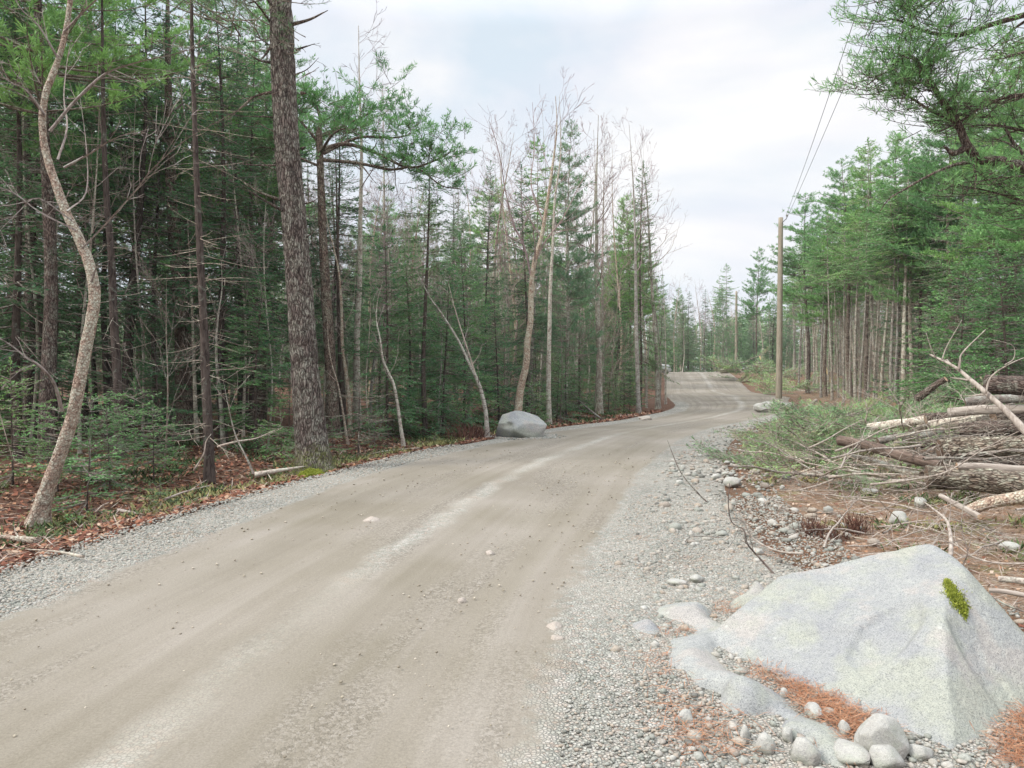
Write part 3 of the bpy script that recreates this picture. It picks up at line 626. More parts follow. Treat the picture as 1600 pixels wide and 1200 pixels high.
# ------------------------------------------------------------------ how conifers and bare trees are made
UP = np.array([0, 0, 1.])
def axis_at(base, d, Ln, dr, up, t):
    """point and tangent on a branch that sags by dr and lifts its tip by up"""
    t = t[:, None]; Lc = Ln[:, None]
    p = base + d * Lc * t + UP * Lc * (-dr[:, None] * t ** 1.6 + up[:, None] * t ** 3)
    tg = nrm(d + UP * (-dr[:, None] * 1.6 * t ** .6 + up[:, None] * 3 * t ** 2)); return p, tg
def fronds(mb, rng, base, d, Ln, dr, up, r0, dens=13, twf=.34, tmin=.07, bdens=26, bl=.055, bw=.016, fol=1, wood=0, t0=.12, mode='spruce', tbase=None, twigr=.0035, flatn=.12):
    B = len(base)
    if tbase is None: tbase = rng.uniform(.15, .85, B)
    S = 5; ts = np.linspace(0, 1, S + 1); prev, _ = axis_at(base, d, Ln, dr, up, np.zeros(B))
    for i in range(S):
        p, _ = axis_at(base, d, Ln, dr, up, np.full(B, ts[i + 1]))
        segs(mb, prev, p, r0 * (1 - ts[i] * .8), r0 * (1 - ts[i + 1] * .8), 4, wood); prev = p
    nt = np.maximum(2, (Ln * dens).astype(int)); ids = np.repeat(np.arange(B), nt); m = len(ids)
    t = rng.uniform(t0, 1, m) ** .85; pos, tg = axis_at(base[ids], d[ids], Ln[ids], dr[ids], up[ids], t)
    sd_ = nrm(np.cross(tg, UP)) * rng.choice([-1, 1], m)[:, None]
    tl = (twf * Ln[ids] * (1.02 - t) + tmin) * rng.uniform(.6, 1.15, m)
    if mode == 'pine':
        td = nrm(tg * .7 + sd_ * rng.uniform(.1, .8, (m, 1)) + UP * rng.uniform(.1, .75, (m, 1)) + rng.normal(0, .12, (m, 3)))
    else:
        td = nrm(tg * .75 + sd_ * rng.uniform(.5, .95, (m, 1)) + rng.normal(0, flatn, (m, 3)) - UP * .08)
    segs(mb, pos, pos + td * tl[:, None], twigr, twigr * .5, 3, wood)
    if mode == 'dead': return
    nb = np.maximum(3, (tl * bdens).astype(int)); i2 = np.repeat(np.arange(m), nb); k = len(i2)
    tw = np.clip(tbase[ids] + rng.normal(0, .12, m), 0, 1)
    if mode == 'pine':
        s = 1 - rng.uniform(0, 1, k) ** 2 * .55
        bd = nrm(td[i2] * .65 + rng.normal(0, .55, (k, 3)) + UP * .12)
    else:
        s = rng.uniform(0, 1.02, k)
        rs = nrm(np.cross(td[i2], UP)) * rng.choice([-1, 1], k)[:, None]
        bd = nrm(td[i2] * .75 + rs * .55 + rng.normal(0, .22, (k, 3)) + UP * .08)
    bp_ = pos[i2] + td[i2] * (tl[i2] * s)[:, None]
    W = nrm(np.cross(bd, rng.normal(0, 1, (k, 3)) + (UP * 1.5 if mode != 'pine' else 0)))
    blades(mb, bp_, bd, W, bl * rng.uniform(.7, 1.25, k), bw * rng.uniform(.7, 1.3, k), fol, np.clip(tw[i2] + rng.normal(0, .1, k), 0, 1))

def trunk_path(rng, h, lean=0, wob=.12, n=14):
    z = np.linspace(-.15, h, n); a = rng.uniform(0, 6.28); b_ = rng.uniform(0, 6.28)
    w1 = wob * np.sin(z * rng.uniform(.25, .5) + a) * np.clip(z / 3, 0, 1); w2 = wob * np.sin(z * rng.uniform(.25, .5) + b_) * np.clip(z / 3, 0, 1)
    c = rng.uniform(0, 6.28); P_ = np.stack([w1 + math.cos(c) * lean * z / h * h * .1, w2 + math.sin(c) * lean * z * .1, z], 1)
    P_[:, :2] -= P_[0, :2]; return P_
def on_path(path, z):
    return np.stack([np.interp(z, path[:, 2], path[:, 0]), np.interp(z, path[:, 2], path[:, 1]), z], 1)
def radii(h, r0, z, p=.85): return r0 * np.clip(1 - z / h, .02, 1) ** p * (1 + .45 * np.exp(-np.maximum(z, 0) / .18))
def conifer(seed, h, Rm, base, dead=.9, r0=None, dens=1.0, barkm='bark_dark', fol='spruce', droop=.30, up=.22, shape=.8, det=1.0, deadlen=.8, gap=0, deadup=0, wob=.1, bl=.085, bw=.030, mode='spruce', twf=.36, azi=None, twm='twig_dark', bdens=26, tdens=12):
    rng = np.random.RandomState(seed); r0 = r0 or .0072 * h + .01; path = trunk_path(rng, h, rng.uniform(0, .4), wob)
    tm = MB(); z = path[:, 2]; add_tube(tm, catmull(path, 2), radii(h, r0, catmull(path, 2)[:, 2]), 9 if det < 1.5 else 14, 0, cap=False, rough=.06, seed=seed)
    # dead lower limbs belong to the trunk
    if base > dead:
        nb = int((base - dead) * 9 * dens); zz = rng.uniform(dead, base, nb); az = rng.uniform(0, 6.28, nb)
        d = nrm(np.stack([np.cos(az), np.sin(az), rng.uniform(-.25, .35, nb) + deadup], 1)); Ln = deadlen * rng.uniform(.25, 1.25, nb) * (.6 + .5 * (zz / base))
        fronds(tm, rng, on_path(path, zz), d, Ln, rng.uniform(.0, .35, nb), rng.uniform(0, .3, nb) + deadup, np.full(nb, .0075), dens=5, twf=.3, tmin=.05, mode='dead', wood=1, twigr=.0035, flatn=.35)
    cm = MB(); zs = []; zc = base
    while zc < h - .12:
        k = rng.randint(4, 8) if dens >= .8 else rng.randint(3, 6)
        if rng.uniform() > gap: zs += list(zc + rng.uniform(-.09, .09, k))
        zc += rng.uniform(.17, .31) / max(.6, dens) * (1 - .35 * (zc - base) / (h - base))
    zs = np.array(zs); nb = len(zs); az = rng.uniform(0, 6.28, nb) if azi is None else azi(rng, nb)
    f = np.clip((h - zs) / (h - base), 0, 1)
    Ln = Rm * (f ** shape) * rng.uniform(.55, 1.15, nb) + .14
    el = .55 - .75 * f ** .6 + rng.normal(0, .08, nb) if mode != 'pine' else .5 - .42 * f ** .5 + rng.normal(0, .12, nb)
    d = nrm(np.stack([np.cos(az), np.sin(az), el], 1))
    fronds(cm, rng, on_path(path, zs), d, Ln, droop * rng.uniform(.5, 1.4, nb) * f, up * rng.uniform(.6, 1.4, nb) * np.sqrt(f), .004 + .007 * Ln, dens=tdens * det, twf=twf, bdens=bdens * det, bl=bl, bw=bw, mode=mode)
    # leader
    tpz = np.array([[path[-1, 0], path[-1, 1], h - .35]]); fronds(cm, rng, tpz, np.array([[0, 0, 1.]]), np.array([.45]), np.zeros(1), np.zeros(1), np.array([.008]), dens=22, tmin=.06, bdens=30, bl=bl, bw=bw)
    return {'trunk': tm.mesh('trunk', [M[barkm], M[twm]]), 'crown': cm.mesh('crown', [M[twm], M[fol]])}

def limb(acc, rng, p, d, Ln, r, lvl, upw=.12, wig=.16, kids=6, spread=.62, minr=.0035):
    step = .28 if lvl == 0 else (.2 if lvl == 1 else .14); n = max(2, int(Ln / step)); q = p.copy(); d = d.copy()
    for i in range(n):
        r1 = max(minr, r * (1 - (i + 1) / n * .82)); ra = max(minr, r * (1 - i / n * .82))
        d = d + rng.normal(0, wig, 3) * (.5 if lvl == 0 else .8); d[2] += upw * .5; d /= np.linalg.norm(d)
        q2 = q + d * (Ln / n); acc.append((q, q2, ra, r1)); q = q2
        if lvl < 3 and i >= n * (.25 if lvl == 0 else .12):
            pk = kids / n * (1.0 if lvl < 2 else .9)
            for _ in range(rng.poisson(pk)):
                a = perp(d[None])[0][0]; b_ = np.cross(d, a); th = rng.uniform(0, 6.28); sp = spread * rng.uniform(.6, 1.25)
                dd = d * math.cos(sp) + (a * math.cos(th) + b_ * math.sin(th)) * math.sin(sp)
                limb(acc, rng, q.copy(), dd, Ln * (1 - i / n * .55) * rng.uniform(.3, .6), max(minr, r1 * .62), lvl + 1, upw, wig, kids * .75, spread, minr)
def seg_mesh(mb, acc, mat=0, thick=4):
    P0 = np.array([a[0] for a in acc]); P1 = np.array([a[1] for a in acc]); a = np.array([x[2] for x in acc]); b_ = np.array([x[3] for x in acc])
    P1 = P1 + nrm(P1 - P0) * a[:, None] * .3
    big = a > .012; segs(mb, P0[big], P1[big], a[big], b_[big], 6, mat); segs(mb, P0[~big], P1[~big], a[~big], b_[~big], 3, mat)
def hardwood(seed, h, r0, crown=.35, nl=9, spread=.5, barkm='bark_birch', twm='twig_pink', path=None, wob=.2, rad=None, llen=.36, minr=.0045, kids=8, upw=.14, sides=10, post=None):
    rng = np.random.RandomState(seed); path = trunk_path(rng, h, .5, wob) if path is None else np.asarray(path, float)
    pp = catmull(path, 4); zl = np.r_[0, np.cumsum(np.linalg.norm(np.diff(pp, axis=0), axis=1))]; tot = zl[-1]
    rr = r0 * np.clip(1 - zl / tot, .04, 1) ** .8 * (1 + .5 * np.exp(-zl / .22)) if rad is None else np.interp(zl / tot, rad[0], rad[1])
    tm = MB(); add_tube(tm, pp, rr, sides, 0, cap=False, rough=.05, seed=seed)
    acc = []
    for i in range(nl):
        f = crown + (1 - crown) * (i + rng.uniform(0, 1)) / nl * .97; s = f * tot; j = min(np.searchsorted(zl, s), len(pp) - 1)
        a = rng.uniform(0, 6.28); el = rng.uniform(.5, 1.3) / spread * .5
        d = nrm(np.array([math.cos(a), math.sin(a), el])); limb(acc, rng, pp[j].copy(), d, h * llen * (1.12 - f) * rng.uniform(.7, 1.25) + .4, rr[j] * .34, 1, upw, .16, kids, .62, minr)
    cm = MB(); seg_mesh(cm, acc)
    if post: post(cm)
    return {'trunk': tm.mesh('trunk', [M[barkm]]), 'crown': cm.mesh('crown', [M[twm]])}
def larch(seed, h, r0):
    rng = np.random.RandomState(seed); path = trunk_path(rng, h, .2, .06); tm = MB(); add_tube(tm, path, radii(h, r0, path[:, 2]), 9, 0, cap=False)
    nb = 110; zz = np.sort(rng.uniform(h * .22, h * .99, nb)); az = rng.uniform(0, 6.28, nb); f = 1 - zz / h
    d = nrm(np.stack([np.cos(az), np.sin(az), rng.uniform(.1, .7, nb) + .5 * (1 - f)], 1)); cm = MB()
    fronds(cm, rng, on_path(path, zz), d, .35 + 1.7 * f * rng.uniform(.5, 1.1, nb), np.full(nb, .05), np.full(nb, .12), np.full(nb, .007), dens=8, twf=.3, tmin=.12, mode='dead', wood=0, twigr=.004, flatn=.3)
    return {'trunk': tm.mesh('trunk', [M['bark_grey']]), 'crown': cm.mesh('crown', [M['twig_pink']])}

PR = {}
for i in range(4): PR['spruce', i] = conifer(100 + i, [10.5, 9.3, 11.2, 8.6][i], [1.9, 1.6, 2.1, 1.6][i], [2.0, 1.0, 3.0, .6][i], dead=.6, dens=[1, 1.1, .85, 1.15][i])
for i in range(3): PR['thin', i] = conifer(120 + i, [10.5, 11.5, 9.5][i], [1.6, 1.8, 1.4][i], [3.6, 4.4, 3.2][i], dead=.5, dens=.7, gap=.12, deadlen=1.15, droop=.42)
for i in range(3): PR['fir', i] = conifer(140 + i, [5.2, 3.8, 6.4][i], [1.6, 1.4, 1.8][i], [.3, .2, .5][i], dead=.3, dens=1.0, fol='fir', droop=.22, up=.16, shape=.7, bl=.085, bw=.032, twm='twig_dark')
for i in range(2): PR['brightfir', i] = conifer(150 + i, [6.4, 5.0][i], [2.3, 2.0][i], [.6, .4][i], dead=.3, dens=1.1, fol='sapling', droop=.26, up=.16, shape=.6, bl=.09, bw=.036)
for i in range(3): PR['stem', i] = conifer(160 + i, [11.5, 10.5, 12.3][i], [1.6, 1.4, 1.8][i], [7.7, 6.9, 8.4][i], dead=.4, dens=.9, barkm='bark_grey', twm='twig_dead', fol='pine', deadlen=1.25, deadup=.16, r0=[.082, .066, .09][i], gap=.05, wob=.07, bl=.10, bw=.036)
for i in range(3): PR['pine', i] = conifer(180 + i, [12.5, 11, 14][i], [2.7, 2.3, 3.0][i], [5.4, 4.6, 6.4][i], dead=1.5, dens=.85, barkm='bark_pine', twm='twig_dark', fol='pine', droop=.12, up=.25, shape=.55, mode='pine', bl=.14, bw=.022, twf=.26, gap=.10, bdens=62, tdens=11, r0=[.12, .10, .14][i], deadlen=1.0)
for i in range(2): PR['pale', i] = conifer(190 + i, [10.5, 9.4][i], [1.9, 1.7][i], [2.2, 1.6][i], dead=1.2, dens=.95, barkm='bark_grey', twm='twig_dead', fol='farpine', droop=.10, up=.25, shape=.65, mode='pine', bl=.13, bw=.022, twf=.28, gap=.03, bdens=52)
for i in range(4): PR['bare', i] = hardwood(200 + i, [9.8, 11.2, 8.6, 10.4][i], [.07, .085, .055, .075][i], nl=[13, 15, 12, 16][i], barkm=['bark_birch', 'bark_maple', 'bark_birch', 'bark_grey'][i], twm=['twig_pink', 'twig_pink', 'twig_pale', 'twig_pink'][i], wob=.28)
for i in range(3): PR['shrub', i] = hardwood(230 + i, [3.6, 2.8, 4.4][i], [.022, .016, .026][i], crown=.12, nl=[16, 14, 18][i], barkm='twig_brown', twm='twig_brown', wob=.3, llen=.42, minr=.0042, kids=7, sides=6)
PR['larch', 0] = larch(220, 11.2, .12); PR['larch', 1] = larch(221, 9.8, .1)
for i in range(3): PR['sapling', i] = conifer(240 + i, [.9, 1.5, 2.3][i], [.62, .8, .95][i], [.06, .1, .2][i], dead=.05, dens=1.3, fol='sapling', droop=.12, up=.15, shape=.6, r0=[.01, .014, .02][i], bl=.05, bw=.018, tdens=17, bdens=40)
PR['grey_sapling', 0] = conifer(250, 1.55, .75, .55, dead=.2, dens=.9, fol='greygreen', droop=.1, up=.2, shape=.5, r0=.02, bl=.045, bw=.012, tdens=13, bdens=30)
def snag(seed, h, r0, bm='bark_grey'):
    rng = np.random.RandomState(seed); path = trunk_path(rng, h, .4, .12); tm = MB(); add_tube(tm, path, radii(h, r0, path[:, 2], .6), 9, 0, cap=False)
    nb = int(h * 8); zz = rng.uniform(.6, h, nb); az = rng.uniform(0, 6.28, nb); d = nrm(np.stack([np.cos(az), np.sin(az), rng.uniform(-.2, .4, nb)], 1)); cm = MB()
    fronds(cm, rng, on_path(path, zz), d, rng.uniform(.25, 1.3, nb), rng.uniform(0, .4, nb), rng.uniform(0, .3, nb), np.full(nb, .007), dens=5, twf=.3, tmin=.06, mode='dead', wood=0, twigr=.0035, flatn=.4)
    return {'trunk': tm.mesh('trunk', [M[bm]]), 'crown': cm.mesh('crown', [M['twig_dead']])}
PR['snag', 0] = snag(260, 8.5, .07); PR['snag', 1] = snag(261, 7.0, .055, 'bark_dark')

NAMES = {'spruce': ('spruce_tree', 'spruce'), 'thin': ('spruce_tree', 'spruce'), 'fir': ('fir_tree', 'fir'), 'stem': ('spruce_tree', 'spruce'), 'pine': ('pine_tree', 'pine'), 'pale': ('pine_tree', 'pine'),
         'bare': ('hardwood_tree', 'hardwood'), 'larch': ('larch_tree', 'larch'), 'sapling': ('fir_sapling', 'sapling'), 'grey_sapling': ('spruce_sapling', 'sapling'), 'snag': ('dead_tree', 'dead tree'), 'brightfir': ('fir_tree', 'fir'), 'shrub': ('bare_shrub', 'shrub')}
TREES = []
def plant(kind, var, x, y, rz, s, label, group=None, z=None, sxy=None):
    nm, cat = NAMES[kind]; e = empty(nm, (x, y, float(T(x, y)) if z is None else z), label, cat, group)
    e.rotation_euler = (0, 0, rz); e.scale = (s * (sxy or 1), s * (sxy or 1), s)
    for part, me in PR[kind, var].items(): obj(part, me, e)
    TREES.append((x, y)); return e
def tree_parts(e, parts):
    for part, me in parts.items():
        for q in (me if isinstance(me, list) else [me]): obj(part, q, e)
# ------------------------------------------------------------------ trees that stand out in the photograph
def PW(pts, Y0):
    """list of (px, py[, Y]) to world points relative to the first one set on the ground"""
    w_ = np.array([P(a[0], a[1], a[2] if len(a) > 2 else Y0) for a in pts]); return w_
def hero(name, label, cat, pts, Y0, parts_fn, group=None):
    w_ = PW(pts, Y0); b0 = w_[0].copy(); b0[2] = float(T(b0[0], b0[1])); loc = b0
    rel = w_ - loc; rel[0, 2] = -.12
    e = empty(name, tuple(loc), label, cat, group); tree_parts(e, parts_fn(rel, loc)); TREES.append((loc[0], loc[1])); return e, loc
def branchpts(acc, rng, loc, pts, Y0, r, kids=5, lvl=2):
    w_ = catmull(PW(pts, Y0) - loc, 4); n = len(w_)
    for i in range(n - 1):
        ra = max(.003, r * (1 - i / n * .85)); rb = max(.003, r * (1 - (i + 1) / n * .85)); acc.append((w_[i], w_[i + 1], ra, rb))
        if i > n * .15 and rng.uniform() < kids / n:
            d = nrm(w_[i + 1] - w_[i]); dd = nrm(d + rng.normal(0, .55, 3)); limb(acc, rng, w_[i].copy(), dd, np.linalg.norm(w_[-1] - w_[0]) * rng.uniform(.15, .4), rb * .6, lvl, .05, .2, 4, .6, .003)

def hero_bark(name, rel, rad, sides, mat, seed, ridge=.012, flare=None):
    pp = catmull(rel, 22); zl = np.r_[0, np.cumsum(np.linalg.norm(np.diff(pp, axis=0), axis=1))]; rr = np.interp(zl, rad[0], rad[1])
    V, Q, _ = tube(pp, rr, sides, False); n = len(pp); V = V.reshape(n, sides, 3); c = pp[:, None]; dirs = nrm(V - c)
    for i in range(n):
        for j in range(sides):
            v = V[i, j]; q_ = Vector((v[0] * 16, v[1] * 16, v[2] * 4.5)); h = mn.noise(q_) + .5 * mn.noise(q_ * 2.3)
            low = .5 * mn.noise(Vector((v[0] * 3, v[1] * 3, v[2] * .8)) + Vector((seed, 0, 0)))
            th = math.atan2(dirs[i, j, 1], dirs[i, j, 0]); z = max(v[2], 0)
            fl = (.5 + .5 * math.cos(5 * th + seed)) * .10 * math.exp(-z / .16) * (flare or 0)
            V[i, j] = v + dirs[i, j] * (abs(h) ** .7 * math.copysign(1, h) * ridge + low * ridge * 1.5 + fl)
    return mesh_np('trunk', V.reshape(-1, 3), [Q], [mat], smooth=True), pp

# the big furrowed pine
rng = np.random.RandomState(41)
pts = [(494, 742), (488, 700), (482, 640), (475, 560), (468, 450), (460, 350), (450, 240), (443, 120), (438, 0), (433, -120), (430, -260), (428, -400)]
def big(rel, loc):
    rad = ([0, .25, .6, 1.2, 2.2, 3.2, 4.4, 5.6, 6.8, 8, 9.5, 11], [.31, .27, .245, .222, .202, .194, .188, .182, .176, .165, .12, .06])
    tr, pp = hero_bark('trunk', rel, rad, 84, M['bark_hero'], 3, .014, 1.0)
    lms = []; r_ = rng
    for b_, r0, kd in [([(457, 38), (485, 30), (512, 16)], .030, 0), ([(462, 78), (480, 72), (492, 68)], .018, 2), ([(458, 118), (480, 108), (498, 90, 11.0)], .014, 3),
                       ([(425, 38), (400, 5, 11), (385, 0, 10.8), (352, 22, 10.8)], .020, 4), ([(428, 75), (405, 60, 11.2), (388, 45, 11)], .014, 3), ([(430, 60), (415, 85, 11.2), (402, 98, 11)], .026, 1),
                       ([(425, 98), (405, 94, 11.2), (390, 85, 11)], .024, 0), ([(430, 143), (400, 150, 11.2), (380, 165, 11), (350, 192, 10.6)], .026, 5), ([(440, 185), (410, 182, 11.2), (375, 182, 10.9)], .018, 5),
                       ([(445, 215), (420, 202, 11.2), (395, 188, 11)], .014, 3), ([(446, 258), (400, 258, 11.3), (355, 254, 11.2)], .018, 6), ([(448, 315), (425, 308, 11.2), (400, 298, 11), (380, 285, 10.9)], .030, 3),
                       ([(452, 335), (425, 320, 11.1), (400, 305, 10.9), (375, 288, 10.7)], .026, 4), ([(448, 275), (420, 260, 11.2), (398, 248, 11)], .012, 2), ([(470, 145), (478, 146)], .03, 0),
                       ([(478, 318), (490, 314, 11.2), (496, 310, 11.1)], .014, 0), ([(470, 420), (482, 424, 11.3)], .016, 0), ([(482, 420, 11.5), (490, 416, 11.2)], .012, 0), ([(440, 500), (432, 492, 11.3), (420, 482, 11.1)], .014, 0),
                       ([(452, 534), (443, 533, 11.2)], .012, 0), ([(488, 532), (496, 532, 11.2)], .009, 0), ([(478, 372), (490, 362, 11.2)], .018, 0), ([(472, 232), (477, 230, 11.2)], .03, 0), ([(430, 20), (405, -20, 11), (380, -45, 10.6)], .02, 4)]:
        acc = []; branchpts(acc, r_, loc, b_, 11.4, r0, kd); lm = MB(); seg_mesh(lm, acc); lms.append(lm.mesh('limb', [M['bark_pine']]))
    cm = MB()
    B = []
    for b_, k in [((457, 60), 4), ((420, -10), 10), ((400, 40), 8), ((380, 80), 4), ((430, -60), 12), ((440, -140), 14), ((430, -230), 14), ((430, -330), 14), ((470, 80), 3), ((360, 30), 6)]:
        for _ in range(k):
            B.append((b_[0] + r_.normal(0, 8), b_[1] + r_.normal(0, 12)))
    base = np.array([P(a, c_, 11.4 + r_.uniform(-.9, .7)) for a, c_ in B]) - loc; nb = len(base); az = r_.uniform(0, 6.28, nb)
    d = nrm(np.stack([np.cos(az), np.sin(az) , r_.uniform(-.1, .6, nb)], 1)); Ln = r_.uniform(.35, .8, nb) * np.where(base[:, 2] > 6.8, 2.2, 1)
    fronds(cm, r_, base, d, Ln, np.full(nb, .05), np.full(nb, .2), .006 + Ln * .006, dens=13, twf=.3, tmin=.08, bdens=52, bl=.10, bw=.007, mode='pine', twigr=.003)
    return {'trunk': tr, 'limb': lms, 'crown': cm.mesh('crown', [M['twig_dark'], M['spruce']])}
e, loc_big = hero('pine_tree', 'massive old pine with furrowed bark and mossy foot, thickest trunk left of the road', 'pine', pts, 11.4, big)
# moss cushion at its foot
mb = MB(); r_ = np.random.RandomState(5); c0 = G(487, 10.9)
V0, F0 = ICO4; Vm = V0 * [.19, .13, .11] * (1 + .18 * np.array([mn.noise(Vector(v * 2.2)) for v in V0]))[:, None]; mb.add(Vm, F0, 0, .35, True)
m_ = 9000; i = r_.randint(0, len(V0), m_); Pm = Vm[i] + r_.normal(0, .008, (m_, 3)); D = nrm(V0[i] + r_.normal(0, .5, (m_, 3))); W = nrm(np.cross(D, r_.normal(0, 1, (m_, 3))))
blades(mb, Pm, D, W, r_.uniform(.012, .03, m_), .006, 0, r_.uniform(.2, 1, m_))
o = mb.build('moss_cushion', [M['moss']]); o.location = (c0[0], c0[1], c0[2] - .02); tag(o, 'bright yellow-green moss cushion at the foot of the big furrowed pine', 'moss')

# crooked pale maple at the far left
pts = [(52, 815), (72, 770), (92, 715), (112, 655), (124, 600), (132, 555), (143, 500), (148, 460), (140, 415), (122, 370), (103, 330), (88, 290), (72, 240), (66, 190), (72, 145), (92, 90), (106, 30), (112, -40), (108, -140), (120, -260)]
def maple(rel, loc):
    r_ = np.random.RandomState(8)
    rad = ([0, .15, .4, .9, 1.5, 2.2, 2.9, 3.6, 4.4, 5.4, 7, 8.5], [.115, .092, .077, .068, .063, .059, .055, .046, .036, .028, .018, .01])
    tr, pp = hero_bark('trunk', rel, rad, 40, M['bark_maple'], 9, .0045, .6)
    acc = []
    for b_, r0, kd in [([(97, 642), (85, 600, 7.6), (62, 572, 7.4), (40, 558, 7.3), (18, 540, 7.2), (-15, 520, 7.1)], .020, 2), ([(78, 205), (120, 155, 7.8), (165, 115, 7.8), (215, 97, 7.7), (270, 85, 7.6), (320, 70, 7.5)], .017, 12),
                       ([(128, 388), (160, 355, 7.8), (210, 300, 7.7), (240, 262, 7.6), (290, 218, 7.5), (340, 190, 7.4), (420, 143, 7.3)], .012, 10), ([(100, 262), (140, 240, 7.8), (175, 218, 7.7), (215, 203, 7.6)], .014, 8),
                       ([(90, 250), (105, 200, 8), (100, 150, 8.1), (106, 90, 8.2), (112, 60, 8.2)], .014, 6), ([(143, 440), (150, 420, 7.7), (153, 418, 7.7)], .014, 0), ([(118, 360), (60, 330, 7.6), (20, 300, 7.5), (-20, 290, 7.4)], .012, 9),
                       ([(70, 180), (40, 140, 7.6), (5, 120, 7.4), (-30, 60, 7.2)], .014, 9), ([(90, 90), (60, 40, 7.6), (30, 10, 7.4), (10, -40, 7.3)], .013, 9), ([(105, 330), (135, 300, 8), (135, 230, 8.1), (125, 150, 8.2)], .012, 5),
                       ([(100, 50), (150, 0, 7.6), (210, -40, 7.5)], .014, 9), ([(110, 0), (160, -60), (200, -150)], .014, 9), ([(110, -80), (60, -150), (20, -220)], .014, 9), ([(112, 345), (60, 310, 7.2), (30, 330, 7.1), (-10, 370, 7)], .010, 6)]:
        branchpts(acc, r_, loc, b_, 7.8, r0, kd)
    cm = MB(); seg_mesh(cm, acc); return {'trunk': tr, 'crown': cm.mesh('crown', [M['twig_pale']])}
hero('maple_tree', 'crooked pale maple with scaly bark at the left edge, leaning right over the saplings', 'maple', pts, 7.85, maple)

# other trunks one can follow from root to twig: name, label, category, points, depth, foot radius, bark, twig colour, crown start, limbs
def follow(name, label, cat, pts, Y0, r0, barkm, twm, crown=.4, nl=7, llen=.25, seed=1, extra=(), kids=5, group=None, sides=12, dead=0, minr=.0035):
    def fn(rel, loc):
        r_ = np.random.RandomState(seed + 7)
        def post(cm):
            if not dead: return
            zz = r_.uniform(.5, rel[-1, 2] * .95, dead); az = r_.uniform(0, 6.28, dead); pth = rel[np.argsort(rel[:, 2])]
            fronds(cm, r_, on_path(pth, zz), nrm(np.stack([np.cos(az), np.sin(az), r_.uniform(-.3, .3, dead)], 1)), r_.uniform(.2, 1.1, dead), r_.uniform(0, .3, dead), r_.uniform(0, .2, dead), np.full(dead, .006), dens=5, twf=.3, tmin=.05, mode='dead', wood=0, twigr=.003, flatn=.4)
        p_ = hardwood(seed, max(2.0, rel[-1, 2]), r0, crown, nl, .5, barkm, twm, path=rel, llen=llen, kids=kids, sides=sides, minr=minr, post=post)
        lms = []
        for b_, rr_, kd in extra:
            acc = []; branchpts(acc, r_, loc, b_, Y0, rr_, kd); mb = MB(); seg_mesh(mb, acc); lms.append(mb.mesh('limb', [M[twm]]))
        p_['limb'] = lms; return p_
    return hero(name, label, cat, pts, Y0, fn, group)[0]
follow('maple_tree', 'forked reddish maple leaning right, growing behind the pale boulder on the left verge', 'maple', [(806, 652), (813, 610), (822, 570), (824, 535), (829, 500), (830, 450), (835, 410), (846, 370), (853, 330), (862, 270), (870, 200), (868, 150)], 19, .105, 'bark_maple', 'twig_pink', .5, 9, .28, 12,
       extra=[([(829, 430), (822, 395), (812, 370), (802, 350), (790, 300), (780, 240), (765, 190)], .036, 16), ([(833, 420), (850, 380), (880, 340), (905, 290), (930, 250)], .024, 12), ([(850, 350), (830, 290), (835, 230), (832, 160)], .022, 12)])
follow('birch_tree', 'straight slim birch right of the boulder and the forked maple', 'birch', [(858, 660), (857, 600), (858, 540), (860, 450), (864, 380), (867, 310), (876, 240), (874, 150)], 21.5, .08, 'bark_birch', 'twig_pink', .5, 11, .25, 13)
follow('larch_tree', 'tall bare pinkish larch, thickest trunk between the birch and the bend of the road', 'larch', [(937, 648), (936, 560), (933, 450), (932, 350), (932, 280), (935, 180)], 26, .12, 'bark_grey', 'twig_pink', .35, 14, .20, 14, dead=40)
follow('birch_tree', 'white spotted birch standing at the road edge before the bend', 'birch', [(998, 648), (996, 580), (994, 500), (993, 400), (990, 300), (983, 195)], 27, .09, 'bark_birch', 'twig_pink', .45, 11, .25, 15, dead=25)
follow('birch_tree', 'dark mottled birch nearest the inside of the road bend', 'birch', [(1028, 640), (1026, 560), (1020, 470), (1016, 400), (1010, 300), (1000, 230)], 30, .10, 'bark_grey', 'twig_pale', .4, 11, .25, 16, dead=30)
follow('birch_tree', 'thin pale sapling trunk at the foot of the rising road, left side', 'birch', [(1040, 634), (1040, 560), (1038, 480), (1035, 420)], 33, .05, 'bark_birch', 'twig_pale', .4, 7, .25, 17)
follow('birch_tree', 'slender zigzag white birch stem left of the red bush', 'birch', [(632, 693), (625, 660), (620, 625), (615, 600), (606, 580), (598, 560), (594, 530), (588, 500), (590, 470), (598, 440)], 15.6, .042, 'bark_birch', 'twig_pale', .3, 6, .2, 18, minr=.003)
follow('birch_tree', 'young birch leaning left over the verge with a forked top beside the red bush', 'birch', [(762, 677), (759, 645), (752, 612), (744, 590), (734, 570), (715, 530), (690, 490), (672, 465), (652, 425)], 16.8, .055, 'bark_birch', 'twig_pale', .3, 7, .2, 19,
       extra=[([(746, 598), (735, 560), (722, 520), (710, 480), (700, 440)], .028, 6)], minr=.003)
follow('birch_tree', 'tall bare birch with fine high top right of the big pine', 'birch', [(560, 655), (558, 600), (558, 520), (562, 440), (563, 350), (565, 240), (562, 150), (560, 40)], 19, .095, 'bark_birch', 'twig_pink', .55, 13, .25, 20, kids=6)
follow('maple_tree', 'pale twisting stem just right of the big pine trunk', 'maple', [(548, 668), (546, 630), (541, 585), (535, 540), (534, 490), (530, 430), (522, 390), (512, 350), (505, 300)], 17, .055, 'bark_maple', 'twig_pale', .35, 7, .2, 21)
